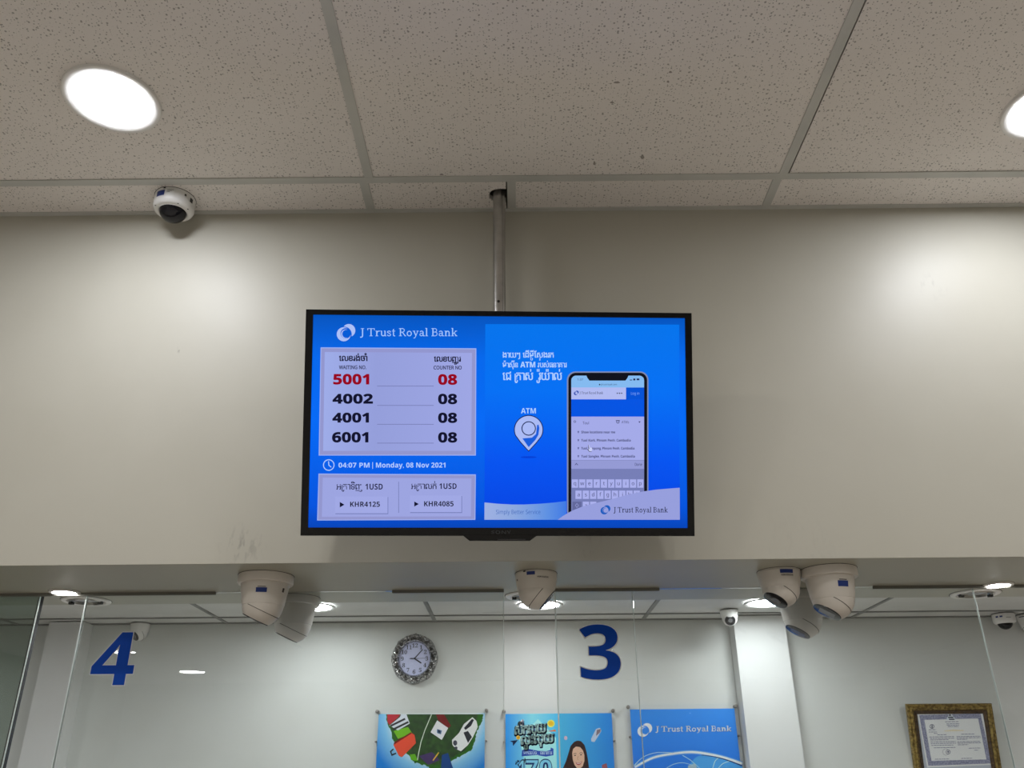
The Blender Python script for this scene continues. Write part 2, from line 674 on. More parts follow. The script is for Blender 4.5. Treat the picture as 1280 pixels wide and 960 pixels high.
def khfit(clusters, x0, x1, ytop, ybase, off=0.0, slant=0.0):
    a = khmer(clusters, off)
    b = a.bounds()
    k = (x1 - x0) / (b[2] - b[0])
    ky = (ybase - ytop) / KH[0]
    a.p = [(x0 + (x - b[0]) * k, ybase - y * ky + slant * (x - b[0]) * k) for x, y in a.p]
    return a


# slab-serif lettering of the bank's name, drawn stroke by stroke (cap height 1)
def arc(cx, cy, rx, ry, d0, d1, n=10):
    return [(cx + rx * cos(radians(d0 + (d1 - d0) * i / n)), cy + ry * sin(radians(d0 + (d1 - d0) * i / n))) for i in range(n + 1)]


V, H = 0.135, 0.075
SER = {
    'J': (0.52, [([(0.34, 1.0), (0.34, 0.1)] + arc(0.16, 0.06, 0.18, 0.2, -5, -120, 6), V), ([(0.14, 0.965), (0.52, 0.965)], H)]),
    'T': (0.86, [([(0.43, 1.0), (0.43, 0.0)], V), ([(0.02, 0.96), (0.84, 0.96)], H), ([(0.05, 1.0), (0.05, 0.74)], H), ([(0.81, 1.0), (0.81, 0.74)], H), ([(0.25, 0.035), (0.61, 0.035)], H)]),
    'r': (0.50, [([(0.17, 0.68), (0.17, 0.0)], V), ([(0.02, 0.65), (0.2, 0.65)], H), ([(0.02, 0.035), (0.34, 0.035)], H), ([(0.2, 0.42)] + arc(0.42, 0.4, 0.2, 0.25, 150, 60, 5), H * 1.4)]),
    'u': (0.70, [([(0.16, 0.68), (0.16, 0.25)] + arc(0.33, 0.24, 0.17, 0.2, 180, 320, 8), V * 0.9), ([(0.55, 0.68), (0.55, 0.0)], V), ([(0.02, 0.65), (0.2, 0.65)], H), ([(0.42, 0.65), (0.56, 0.65)], H), ([(0.55, 0.035), (0.7, 0.035)], H)]),
    's': (0.50, [([(0.41, 0.48), (0.40, 0.58)] + arc(0.25, 0.52, 0.17, 0.13, 40, 200, 7) + [(0.2, 0.4), (0.32, 0.33)] + arc(0.25, 0.17, 0.18, 0.14, 45, -140, 8) + [(0.08, 0.2)], 0.1)]),
    't': (0.44, [([(0.2, 0.9), (0.2, 0.16)] + arc(0.31, 0.14, 0.11, 0.11, 180, 310, 6), V * 0.9), ([(0.02, 0.645), (0.4, 0.645)], H)]),
    'R': (0.84, [([(0.2, 1.0), (0.2, 0.0)], V), ([(0.03, 0.965), (0.42, 0.965)] + arc(0.42, 0.74, 0.22, 0.225, 90, -90, 10) + [(0.2, 0.51)], 0.09), ([(0.42, 0.5), (0.62, 0.2), (0.72, 0.04), (0.84, 0.035)], 0.115), ([(0.03, 0.035), (0.38, 0.035)], H)]),
    'o': (0.64, [(arc(0.31, 0.33, 0.235, 0.295, 0, 360, 20), 0.115)]),
    'y': (0.68, [([(0.13, 0.66), (0.36, 0.08)], V * 0.9), ([(0.58, 0.66), (0.32, -0.08), (0.22, -0.24), (0.08, -0.23)], 0.085), ([(0.0, 0.65), (0.28, 0.65)], H), ([(0.44, 0.65), (0.68, 0.65)], H)]),
    'a': (0.62, [([(0.1, 0.53)] + arc(0.28, 0.47, 0.17, 0.18, 140, 0, 8) + [(0.45, 0.12), (0.5, 0.04), (0.62, 0.05)], 0.11), ([(0.45, 0.37), (0.3, 0.36)] + arc(0.24, 0.19, 0.15, 0.16, 100, 300, 8) + [(0.45, 0.18)], 0.09)]),
    'l': (0.34, [([(0.17, 1.03), (0.17, 0.0)], V), ([(0.02, 1.0), (0.2, 1.0)], H), ([(0.02, 0.035), (0.33, 0.035)], H)]),
    'B': (0.76, [([(0.2, 1.0), (0.2, 0.0)], V), ([(0.03, 0.965), (0.4, 0.965)] + arc(0.42, 0.745, 0.2, 0.22, 90, -90, 9) + [(0.2, 0.525)], 0.085), ([(0.42, 0.525)] + arc(0.44, 0.28, 0.23, 0.245, 90, -90, 9) + [(0.03, 0.035)], 0.085)]),
    'n': (0.72, [([(0.17, 0.68), (0.17, 0.0)], V), ([(0.02, 0.65), (0.2, 0.65)], H), ([(0.2, 0.45)] + arc(0.38, 0.43, 0.17, 0.21, 150, 0, 7) + [(0.55, 0.0)], V * 0.9), ([(0.02, 0.035), (0.32, 0.035)], H), ([(0.42, 0.035), (0.7, 0.035)], H)]),
    'k': (0.70, [([(0.17, 1.03), (0.17, 0.0)], V), ([(0.02, 1.0), (0.2, 1.0)], H), ([(0.56, 0.63), (0.2, 0.29)], 0.08), ([(0.33, 0.4), (0.6, 0.035)], 0.115), ([(0.42, 0.65), (0.67, 0.65)], H), ([(0.02, 0.035), (0.32, 0.035)], H), ([(0.46, 0.035), (0.72, 0.035)], H)]),
}


def bankname(x0, x1, ytop, ybase, weight=1.0, tilt=0.0):
    a = Art()
    x = 0.0
    for ch in 'J Trust Royal Bank':
        if ch == ' ':
            x += 0.30
            continue
        w, strokes = SER[ch]
        for pts, wd in strokes:
            a.line([(p[0] + x, p[1]) for p in pts], wd * weight)
        x += w + 0.055
    k = (x1 - x0) / x
    ky = ybase - ytop
    a.p = [(x0 + px * k, ybase - py * ky + tilt * px * k) for px, py in a.p]
    return a


def swirl(pl, x, y, r, m1, m2, depth, parent, step=0.00025):
    """the round swirl emblem: a large disc behind a crescent ring with a smaller crescent inside"""
    for i, (dx, dy, rr, mm) in enumerate(((0.30, -0.27, 0.70, m1), (-0.22, 0.15, 0.84, m2), (-0.245, 0.14, 0.755, m1), (-0.03, 0.04, 0.56, m2), (-0.06, 0.10, 0.47, m1), (0.03, 0.10, 0.43, m2))):
        pl.flat('emblem', Art().disc(x + dx * r, y + dy * r, rr * r), mm, depth + i * step, parent)


# ------------------------------------------------------------------ the hall
X0, X1, YB = -6.2, 5.4, -9.6
struct(obj('floor', bx(X0, X1, YB, YI + 0.2, -0.1, 0.0), MAT['floor']))
struct(obj('wall_left', bx(X0 - 0.15, X0, YB, YI + 0.2, 0, ZC + 0.4), MAT['wall']))
struct(obj('wall_right', bx(X1, X1 + 0.15, YB, YI + 0.2, 0, ZC + 0.4), MAT['wall']))
struct(obj('wall_back', bx(X0, X1, YB - 0.15, YB, 0, ZC + 0.4), MAT['wall']))
fw = struct(obj('wall_front', bx(X0, X1, DW, DW + 0.1, ZS + 0.0004, ZC + 0.4), MAT['wall']))
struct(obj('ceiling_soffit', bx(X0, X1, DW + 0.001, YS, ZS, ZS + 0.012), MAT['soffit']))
struct(obj('wall_soffit_back', bx(X0, X1, YS - 0.02, YS, ZS + 0.012, ZI + 0.35), MAT['inner']))
struct(obj('wall_office', bx(X0, X1, YI, YI + 0.15, 0, ZI + 0.35), MAT['inner']))
struct(obj('counter_base', bx(X0, X1, 1.62, 2.62, 0.0, 1.05), MAT['counter']))  # unseen; brought forward and kept dark to cut light bounced up the wall

# hall ceiling: dark void, exposed tee grid, lay-in tiles
ceil = struct(obj('ceiling', bx(X0, X1, YB, DW + 0.05, ZC + 0.2, ZC + 0.25), MAT['plenum']))
RAIL_Y, PITCH_X, TEE_X, ROW = 1.8625, 1.131, -0.388, 0.61
tees = [TEE_X + PITCH_X * k for k in range(-5, 6)]
TW = 0.012


def tee_bar(x0, x1, y0, y1, z=ZC):
    obj('tee_bar', bx(x0, x1, y0, y1, z, z + 0.003), MAT['tee'], ceil)


ROWS = 4
for k in range(ROWS):
    y = RAIL_Y - ROW * k
    tee_bar(X0, X1, y - TW, y + TW, ZC - 0.0005 if k == 0 else ZC)
    for i, x in enumerate(tees):
        if X0 < x < X1:
            tee_bar(x - TW, x + TW, y - ROW + TW, y - TW)
small_tees = [x - 0.017 if x < 0 else x - 0.010 for x in tees]
for x in small_tees:
    if X0 < x < X1:
        tee_bar(x - TW, x + TW, RAIL_Y + TW, DW - 0.012)
tee_bar(0.001 - TW, 0.001 + TW, RAIL_Y + TW, DW - 0.012)
obj('wall_angle', bx(X0, X1, DW - 0.014, DW, ZC - 0.001, ZC + 0.02), MAT['tee'], ceil)

full = None
for k in range(ROWS):
    y1 = RAIL_Y - ROW * k
    for i in range(len(tees) - 1):
        xa, xb = tees[i], tees[i + 1]
        if xb < X0 or xa > X1 or (k > 1 and not -3 < xa < 2):
            pass
        g = 0.017 if abs(xa - 0.743) < 0.05 else 0.004
        bm = bx(xa + g, xb - 0.004, y1 - ROW + 0.004, y1 - 0.004, ZC + 0.003, ZC + 0.018)
        cx, cy = (xa + xb) / 2, y1 - ROW / 2
        bmesh.ops.translate(bm, verts=bm.verts, vec=(-cx, -cy, -ZC))
        obj('ceiling_tile', bm, MAT['tile'], ceil, (cx, cy, ZC))
POLE = at_z(624.5, 249, ZC)
POLE = Vector((POLE.x - 0.001, 1.938, 0))
sx = sorted(small_tees + [0.001])
for xa, xb in zip(sx, sx[1:]):
    cx, cy = (xa + xb) / 2, (RAIL_Y + DW) / 2
    if abs(xb - 0.001) < 1e-6:            # the tile cut round the pole, a little short of its tee
        pts = [(xa + 0.004, RAIL_Y + 0.004), (xb - 0.004, RAIL_Y + 0.004), (xb - 0.0155, RAIL_Y + 0.014)]
        cut = [(xb - 0.0155, POLE.y - 0.026)]
        for i in range(9):
            t = radians(75 + 210 * i / 8)
            cut.append((POLE.x - 0.004 + 0.027 * cos(t), POLE.y - 0.004 + 0.027 * sin(t)))
        cut = [(xb - 0.0155, POLE.y - 0.029)] + [(POLE.x - 0.002 - 0.027 * sin(radians(180 * i / 8)), POLE.y - 0.029 * cos(radians(180 * i / 8))) for i in range(9)] + [(xb - 0.0155, POLE.y + 0.029)]
        pts += cut + [(xb - 0.0155, DW - 0.004), (xa + 0.004, DW - 0.004)]
        bm = bmesh.new()
        vs = [bm.verts.new((p[0], p[1], ZC + 0.003)) for p in pts]
        f = bm.faces.new(vs)
        ex = bmesh.ops.extrude_face_region(bm, geom=[f])
        bmesh.ops.translate(bm, verts=[v for v in ex['geom'] if isinstance(v, bmesh.types.BMVert)], vec=(0, 0, 0.015))
        bmesh.ops.triangulate(bm, faces=[f for f in bm.faces if len(f.verts) > 4])
    else:
        bm = bx(xa + 0.0145 if xa < 0 else xa + 0.004, xb - 0.004, RAIL_Y + 0.004, DW - 0.004, ZC + 0.003, ZC + 0.018)
    bmesh.ops.translate(bm, verts=bm.verts, vec=(-cx, -cy, -ZC))
    obj('ceiling_tile', bm, MAT['tile'], ceil, (cx, cy, ZC))
for px, py, w, h in ((771, 103, 4.0, 1.3), (765, 128, 2.5, 1.2), (803, 196, 2.2, 3.0), (838, 90, 2.0, 1.4), (835, 102, 1.6, 1.4), (743, 204, 1.5, 2.5), (552, 218, 2.4, 1.0)):
    pts = [at_z(px + w * (1 + 0.25 * sin(3 * a)) * cos(a), py + h * sin(a), ZC + 0.0027) for a in (2 * pi * i / 12 for i in range(12))]
    bm = bmesh.new()
    bm.faces.new([bm.verts.new(p) for p in pts])
    obj('scuff_mark', bm, MAT['scuff'], ceil)
struct(obj('ceiling_rear', bx(X0, X1, YB, RAIL_Y - ROW * ROWS - TW, ZC + 0.003, ZC + 0.02), MAT['tile']))

# office ceiling behind the glass
cin = struct(obj('ceiling_office', bx(X0, X1, YS, YI, ZI + 0.012, ZI + 0.03), MAT['plenum']))
itees = [-0.423 + 1.1 * k for k in range(-5, 6)]
iy = [YS, 3.2, 3.8, at_z(640, 769.5, ZI).y, YI]
for y in iy[1:-1]:
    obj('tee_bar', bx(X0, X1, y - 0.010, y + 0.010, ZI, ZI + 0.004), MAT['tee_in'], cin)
for x in itees:
    if X0 < x < X1:
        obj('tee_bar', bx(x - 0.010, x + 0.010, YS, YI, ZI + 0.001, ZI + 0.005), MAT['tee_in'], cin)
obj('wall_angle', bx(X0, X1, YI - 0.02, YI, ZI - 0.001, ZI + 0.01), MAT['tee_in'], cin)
for i in range(len(itees) - 1):
    for ya, yb in zip(iy, iy[1:]):
        if itees[i + 1] > X0 and itees[i] < X1:
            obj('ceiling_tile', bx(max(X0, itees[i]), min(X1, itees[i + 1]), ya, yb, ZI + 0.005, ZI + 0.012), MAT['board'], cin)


# pillars on the office back wall
def pillar(name, xf0, xf1, yf):
    struct(obj(name, bx(xf0, xf1, yf, YI, 0, ZI), MAT['pillar']))


pb = at_y(913, 800, YI).x
pillar('pillar_right', pb, at_y(984, 800, 4.49).x, 4.49)
pbl = at_y(113, 800, YI).x
pillar('pillar_left', at_y(57, 800, 4.5).x, pbl, 4.5)


# ------------------------------------------------------------------ lamps
def downlight(x, y, z, r, lens, label, group=None, k=0.79, name='ceiling_downlight'):
    t = thing(name, label, 'ceiling light', (x, y, z), group)
    obj('trim_ring', lathe([(r, 0.0), (r, -0.006), (r * 0.99, -0.0076), (r * 0.965, -0.0078), (r * (k + 0.02), -0.0052), (r * k, -0.0035), (r * k, 0.0)], 64), MAT['white'], t, smooth=True)
    obj('diffuser', lathe([(r * k, -0.0035), (r * k * 0.6, -0.0045), (0, -0.005)], 64), lens, t, smooth=True)
    return t


G = 'hall downlights out of the frame behind the viewer'
downlight(-0.9598, 1.5539, ZC + 0.003, 0.112, MAT['lens'], 'bright round downlight in the ceiling above the white dome camera')
downlight(1.333, 1.61, ZC + 0.003, 0.112, MAT['lens'], 'bright round downlight cut off by the right edge of the photo')
for x in (-3.24, 3.6):
    downlight(x, 1.58, ZC + 0.003, 0.112, MAT['lens'], 'unseen hall downlight added as fill light', G)
for y, xs, ln in ((0.42, (-3.24, -0.96, 1.33, 3.6), 'lens_fill'), (-0.65, (-3.24, -0.96, 1.33, 3.6), 'lens_fill'), (-2.0, (-3.24, -0.96, 1.33, 3.6), 'lens_fill_far')):  # unseen rows added to raise the ambient light in the hall
    for x in xs:
        downlight(x, y, ZC + 0.003, 0.112, MAT[ln], 'unseen hall downlight added as fill light', G)
for px, py in ((240, 840), (150, 815)):
    p = at_z(px, py, ZC)
    downlight(p.x, 2 * YG - p.y, ZC + 0.003, 0.215, MAT['lens'], 'large hall downlight far behind the viewer, mirrored in the counter glass', 'hall downlights mirrored in the counter glass')
for x, lb in ((-0.976, 'bright office downlight shining past the camera left of the clock'), (0.119, 'bright office downlight seen through the gap beside the blue 3'), (1.214, 'bright office downlight behind the pair of cameras')):
    downlight(x, 4.137, ZI, 0.112, MAT['lens_mid' if x == 0.119 else 'lens_in'], lb, k=0.84, name='office_downlight')
for x in (-3.17, -2.07, -0.976, 0.119, 1.214, 2.31, 3.4):  # hidden row added to light the office wall more evenly
    downlight(x, 2.98, ZI, 0.112, MAT['lens_fill_in'], 'fill downlight added in the office, hidden above the soffit', 'fill downlights added in the office, hidden above the soffit', k=0.84, name='office_downlight')


def soffit_spot(px, py, r, lit, label):
    p = at_z(px, py, ZS)
    t = thing('soffit_spotlight', label, 'ceiling light', (p.x, p.y, ZS))
    obj('trim_ring', lathe([(r, 0.0), (r, -0.002), (r * 0.96, -0.0045), (r * 0.80, -0.005), (r * 0.74, -0.002), (r * 0.72, 0.0)], 48), MAT['white'], t, smooth=True)
    obj('shadow_gap', lathe([(r * 1.03, -0.0004), (r * 1.0, -0.0006)], 48), MAT['seam'], t)
    if lit:
        obj('lens', lathe([(r * 0.72, -0.001), (r * 0.6, -0.004), (r * 0.3, -0.007), (0, -0.008)], 48), MAT['lens_spot'], t, smooth=True)
    else:
        obj('gimbal', lathe([(r * 0.72, -0.0005), (r * 0.66, -0.006), (r * 0.6, -0.006), (r * 0.58, -0.001)], 48), MAT['steel'], t, smooth=True)
        obj('lamp_face', lathe([(r * 0.58, -0.001), (r * 0.3, -0.002), (0, -0.002)], 32), MAT['facew'], t)
        for s in (-1, 1):
            obj('pivot', bx(s * r * 0.62 - 0.006, s * r * 0.62 + 0.006, -0.005, 0.005, -0.011, -0.004), MAT['black'], t)
    return t


soffit_spot(81, 739.5, 0.040, True, 'small lit spotlight in the soffit above the gap beside the blue 4')
soffit_spot(1247, 730.5, 0.040, True, 'small lit spotlight in the soffit near the right edge')
soffit_spot(108, 750.5, 0.066, False, 'unlit round gimbal light behind the glass near the blue 4')
soffit_spot(661, 744.5, 0.066, False, 'unlit round gimbal light partly hidden by the middle camera')
soffit_spot(1219, 741.5, 0.066, False, 'unlit round gimbal light behind the glass near the right edge')


# ------------------------------------------------------------------ security cameras
def facing(px, py, z, ang, ratio):
    """lens direction: 'ang' is its heading in the picture (degrees, 0 right, -90 down), ratio how much it looks at the viewer"""
    d = ray(px, py).normalized()
    r = RT - d * RT.dot(d); r.normalize()
    u = r.cross(d); u.normalize()
    s = math.sqrt(1 - ratio * ratio)
    return (r * cos(radians(ang)) + u * sin(radians(ang))) * s - d * ratio


def turret(px, py, z, kind, ang, ratio, label, sc=1.0, white=False, stickers=(), loc=None, window='pane', text=None):
    p = loc or at_z(px, py, z)
    n = facing(px, py, z, ang, ratio).normalized()
    t = thing('turret_camera', label, 'security camera', (p.x, p.y, z))
    body = MAT['camw'] if white else MAT['cam']
    k = sc
    if kind == 'A':
        base = [(0.060, 0), (0.068, -0.001), (0.0685, -0.019), (0.066, -0.0225), (0.0585, -0.0228)]
        hous = [(0.0588, -0.0228), (0.0575, -0.036), (0.0535, -0.062), (0.0512, -0.075), (0.046, -0.077)]
        zc, rb, cut = -0.073, 0.0502, 0.0365
    else:
        base = [(0.048, 0), (0.0525, -0.001), (0.053, -0.004)]
        hous = [(0.053, -0.0045), (0.0515, -0.015), (0.048, -0.036), (0.0455, -0.044), (0.041, -0.046)]
        zc, rb, cut = -0.044, 0.0455, 0.034
    base = [(a * k, b * k) for a, b in base]; hous = [(a * k, b * k) for a, b in hous]
    zc, rb, cut = zc * k, rb * k, cut * k
    obj('base', lathe(base, 56), body, t, smooth=True)
    obj('gasket', lathe([(base[1][0] + 0.0012, -0.0003), (base[1][0] - 0.001, -0.0016)], 56), MAT['seam'], t)
    h = obj('housing', lathe(hous, 56), body, t, smooth=True)
    bm = bmesh.new()
    bmesh.ops.create_uvsphere(bm, u_segments=48, v_segments=32, radius=rb)
    q = n.to_track_quat('Z', 'Y').to_matrix().to_4x4()
    bmesh.ops.bisect_plane(bm, geom=bm.verts[:] + bm.edges[:] + bm.faces[:], plane_co=n * cut, plane_no=n, clear_outer=True)
    bmesh.ops.bisect_plane(bm, geom=bm.verts[:] + bm.edges[:] + bm.faces[:], plane_co=(0, 0, -zc - 0.003), plane_no=(0, 0, 1), clear_outer=True)
    e = obj('eyeball', bm, body, t, (0, 0, zc), smooth=True)
    fr = math.sqrt(rb * rb - cut * cut)
    sd = cut * 0.32
    sr = math.sqrt(rb * rb - sd * sd)
    bm = lathe([(sr - 0.001, sd - 0.0007), (sr + 0.0005, sd - 0.0007), (sr + 0.0005, sd + 0.0007), (sr - 0.001, sd + 0.0007)], 56)
    bmesh.ops.transform(bm, matrix=q, verts=bm.verts)
    bmesh.ops.bisect_plane(bm, geom=bm.verts[:] + bm.edges[:] + bm.faces[:], plane_co=(0, 0, -zc + hous[-1][1]), plane_no=(0, 0, 1), clear_outer=True)
    obj('seam', bm, MAT['seam'], e, smooth=True)
    bm = lathe([(fr * 1.0, 0.0), (fr * 0.99, 0.0022), (fr * 0.92, 0.003), (0, 0.003)], 40)
    bmesh.ops.transform(bm, matrix=Matrix.Translation(n * (cut - 0.0005)) @ q, verts=bm.verts)
    obj('lens_face', bm, MAT['face'], e, smooth=True)
    bm = bmesh.new()
    if window == 'pane':
        box(bm, -fr * 0.42, fr * 0.42, -fr * 0.55, fr * 0.55, 0.0028, 0.0038)
    else:
        lathe([(fr * 0.45, 0.003), (fr * 0.40, 0.0055), (fr * 0.2, 0.0045), (0, 0.005)], 28, bm)
    r3 = Matrix.Rotation(radians(12), 4, 'Z') if window == 'pane' else Matrix.Identity(4)
    bmesh.ops.transform(bm, matrix=Matrix.Translation(n * (cut - 0.0005)) @ q @ r3, verts=bm.verts)
    obj('lens_window', bm, MAT['facew'], e)

    def rad(zz):
        pr = hous if zz < base[-1][1] else base
        for (ra, za), (r2, z2) in zip(pr, pr[1:]):
            if z2 <= zz <= za:
                return ra + (r2 - ra) * (za - zz) / max(za - z2, 1e-6)
        return pr[0][0]
    toward = math.atan2(-p.y, -p.x)
    for (a0, a1, z0, z1, mm, nm) in stickers:
        obj(nm, patch(rad, z0 * k, z1 * k, toward + radians(a0), toward + radians(a1)), MAT[mm], h)
    if text:
        pts, fs = glyphs(bold(text[0]))
        w = max(q_[0] for q_ in pts)
        bm = bmesh.new()
        a0, a1, z0, hgt = text[1:]
        vs = []
        for (x_, y_) in pts:
            a = toward + radians(a0 + (a1 - a0) * x_ / w)
            zz = z0 * k + y_ * hgt * k
            rr = rad(zz) + 0.0008
            vs.append(bm.verts.new((rr * cos(a), rr * sin(a), zz)))
        for f in fs:
            try:
                bm.faces.new([vs[i] for i in f])
            except ValueError:
                pass
        obj('lettering', bm, MAT['black'], h)
    return t


turret(333, 720, ZS, 'A', -116, 0.02, 'large off-white turret camera under the soffit, left of the clock',
       stickers=((-22, 5, -0.051, -0.040, 'sticker', 'blue_sticker'), (-18, 2, -0.0385, -0.037, 'seam', 'printed_line'), (47, 54, -0.046, -0.036, 'seam', 'vent_slot')))
turret(670, 717, ZS, 'B', -40, 0.09, 'off-white turret camera with dark slit lens, between the glass panes below the television',
       stickers=((-26, -3, -0.0135, -0.0055, 'sticker', 'blue_sticker'), (-36, -29, -0.0055, -0.0022, 'black', 'fixing_screw'), (-70, -64, -0.022, -0.018, 'black', 'fixing_screw')),
       text=('HIKVISION', 3, 36, -0.0205, 0.0052), window='round')
turret(973, 714, ZS, 'B', -118, 0.46, 'smaller off-white turret camera of the touching pair, round dark lens',
       stickers=((4, 40, -0.0155, -0.0065, 'sticker', 'blue_sticker'),), text=('HIKVISION', 6, 40, -0.022, 0.0055), window='round')
turret(1035, 712, ZS, 'A', -117, 0.36, 'larger off-white turret camera of the touching pair, lens with a grey window',
       stickers=((18, 46, -0.053, -0.039, 'sticker', 'blue_sticker'), (22, 42, -0.0375, -0.0355, 'seam', 'printed_line')))
turret(371, 744, ZS, 'A', -116, 0.02, 'greenish-grey turret camera behind the glass, beside the left downlight', loc=Vector((at_z(366, 744.5, ZS).x, 2.419, ZS)))
turret(1000, 740, ZS, 'A', -117, 0.32, 'turret camera behind the glass, under the touching pair of cameras', loc=Vector((at_z(1000, 741, ZS).x, 2.419, ZS)))
turret(912, 772.5, ZI, 'B', -80, 0.93, 'small white eyeball camera under the office ceiling by the grey pillar edge', sc=0.85, white=True, window='round', loc=Vector((at_y(912.5, 776, 4.34).x, 4.34, ZI)))
turret(176, 780, ZI, 'B', -140, 0.5, 'small white turret camera under the office ceiling above the blue 4', sc=0.95, white=True, window='round')
turret(1284, 769, ZI, 'B', -60, 0.3, 'white office camera cut off by the right edge of the photo', sc=1.0, white=True, window='round',
       stickers=((-50, 10, -0.014, -0.010, 'black', 'dark_stripe'),))


def dome_camera(px, py, z, label, stickers=True, sc=1.0, dark=True):
    p = at_z(px, py, z)
    t = thing('dome_camera', label, 'security camera', (p.x, p.y, z))
    prof = [(0.049, 0), (0.0545, -0.001), (0.0545, -0.035), (0.0515, -0.0425), (0.045, -0.047), (0.040, -0.047), (0.0385, -0.044)]
    prof = [(a * sc, b * sc) for a, b in prof]
    obj('base', lathe(prof, 64), MAT['camw'], t, smooth=True)
    obj('gasket', lathe([(0.0558 * sc, 0.0), (0.0535 * sc, -0.0012)], 56), MAT['seam'], t)
    r = 0.0375 * sc
    obj('dome', lathe([(r * cos(radians(a)), -0.039 * sc - r * sin(radians(a))) for a in range(0, 91, 6)], 56), MAT['dome'], t, smooth=True)
    obj('dome_rim', lathe([(0.0405 * sc, -0.047 * sc), (0.039 * sc, -0.0487 * sc), (0.0368 * sc, -0.047 * sc)], 56), MAT['camw'], t, smooth=True)
    tw = math.atan2(-p.y, -p.x)

    def rad(zz):
        return 0.0545 * sc

    if stickers:
        for a0, a1, z0, z1, mm, nm in ((-62, -34, -0.028, -0.010, 'sticker', 'blue_sticker'), (-31, -3, -0.028, -0.009, 'paper', 'white_label'), (22, 28, -0.018, -0.011, 'seam', 'printed_mark'), (42, 54, -0.026, -0.012, 'black', 'square_mark'), (-40, -33, -0.006, -0.001, 'black', 'fixing_screw')):
            obj(nm, patch(rad, z0 * sc, z1 * sc, tw + radians(a0), tw + radians(a1)), MAT[mm], t)
        for i in range(3):
            obj('printed_line', patch(rad, (-0.0115 - 0.0035 * i) * sc, (-0.0103 - 0.0035 * i) * sc, tw + radians(-27), tw + radians(-9 - 5 * i), lift=0.001), MAT['black'], t)
        for a in (-75, 48, 10):
            g = lathe([(0.0022, -0.0012), (0, -0.0012)], 10, off=(0.0485 * cos(tw + radians(a)), 0.0485 * sin(tw + radians(a)), -0.0455))
            obj('fixing_screw', g, MAT['black'], t)
    else:
        for a0, a1 in ((-40, -26), (-18, -4)):
            obj('printed_mark', patch(rad, -0.021 * sc, -0.013 * sc, tw + radians(a0), tw + radians(a1)), MAT['sticker'], t)
        obj('printed_line', patch(rad, -0.024 * sc, -0.022 * sc, tw + radians(12), tw + radians(38)), MAT['seam'], t)
    return t


dome_camera(219.5, 248.5, ZC + 0.003, 'white dome camera with smoked bubble under the main ceiling, above the bright wall patch')
dome_camera(1253.5, 768, ZI, 'white dome camera with black bubble under the office ceiling, right of the glass edge', stickers=False, sc=1.0)

# ------------------------------------------------------------------ television on its ceiling pole
TVO = Vector((-0.0312, 1.80, EYE + 0.7526))
TVR = (0.3575, 0.0, 0.0375)
TW_, TH_ = 0.893, 0.5145
tv = thing('television', 'black flat television hanging on a steel pole, showing blue bank queue numbers', 'television', TVO, rot=TVR)
rot = tv.rotation_euler.to_matrix()
TV = Plane(tv, TVO, rot)
corners = [TV.at(*p) for p in ((390.6, 394.2), (856.4, 397.2), (858.6, 659.0), (386.6, 660.2))]
sx0 = (corners[0][0] + corners[3][0]) / 2; sx1 = (corners[1][0] + corners[2][0]) / 2
sz0 = (corners[2][1] + corners[3][1]) / 2; sz1 = (corners[0][1] + corners[1][1]) / 2
ox0, ox1, oz0, oz1 = -TW_ / 2, TW_ / 2, -TH_ / 2, TH_ / 2
bm = bmesh.new()
for a in ((ox0, sx0, oz0, oz1), (sx1, ox1, oz0, oz1), (sx0, sx1, sz1, oz1), (sx0, sx1, oz0, sz0)):
    box(bm, a[0], a[1], -0.004, 0.03, a[2], a[3])
obj('bezel', bm, MAT['tvblack'], tv)
obj('back_panel', bx(ox0 + 0.002, ox1 - 0.002, 0.012, 0.032, oz0 + 0.002, oz1 - 0.002, bev=0.004), MAT['tvback'], tv)
obj('rear_housing', bx(-0.30, 0.30, 0.032, 0.062, -0.13, 0.16, bev=0.012), MAT['tvback'], tv)
# chin under the bezel
c0, c1, c2, c3 = TV.at(578, 668.5), TV.at(672, 668.5), TV.at(662, 675.8), TV.at(587, 675.8)
bm = bmesh.new()
fr = [bm.verts.new((x, -0.006, z)) for x, z in (c0, c1, c2, c3)]
bk = [bm.verts.new((x, 0.02, z)) for x, z in (c0, c1, c2, c3)]
bm.faces.new(fr); bm.faces.new(bk[::-1])
for i in range(4):
    bm.faces.new((fr[i], fr[(i + 1) % 4], bk[(i + 1) % 4], bk[i]))
obj('chin', bm, MAT['tvblack'], tv)
c = TV.at(622, 673.5); d = TV.at(657, 674.8)
obj('indicator_strip', bx(c[0], d[0], -0.0065, -0.005, d[1], c[1]), mat('dark_grey_plastic', (0.035, 0.035, 0.04, 1), 0.3), tv)
TV.flat('lettering', fit(bold('SONY'), 614, 639, 663.0, 667.0), mat('grey_logo', (0.03, 0.035, 0.04, 1), 0.3), 0.0045, tv)

screen = obj('screen', bx(sx0 - 0.002, sx1 + 0.002, 0.0, 0.008, sz0 - 0.002, sz1 + 0.002),
             ramp_mat('screen_blue', [(0.0, (0, 68, 185)), (0.10, (0, 84, 222)), (0.5, (0, 106, 246)), (0.8, (0, 104, 236)), (1.0, (0, 84, 190))], 'Z', sz0, sz1, True), tv)  # backlight falloff towards top and foot is put into the blue
PAN = (156, 166, 226); PANB = (146, 150, 206); RIM = (158, 178, 240)
NAVY = (14, 16, 44); GREY = (112, 116, 165); PALE = (178, 206, 255)


def on(name, art, c, layer, m=None):
    return TV.flat(name, art, m or scr(*c), 0.0004 + layer * 0.00025, screen)


# header
swirl(TV, 432.6, 416.3, 11.6, scr(172, 192, 246), scr(0, 92, 214), 0.0006, screen)
on('lettering', bankname(449.5, 572.2, 410.4, 420.2, 0.92), (164, 200, 255), 1)
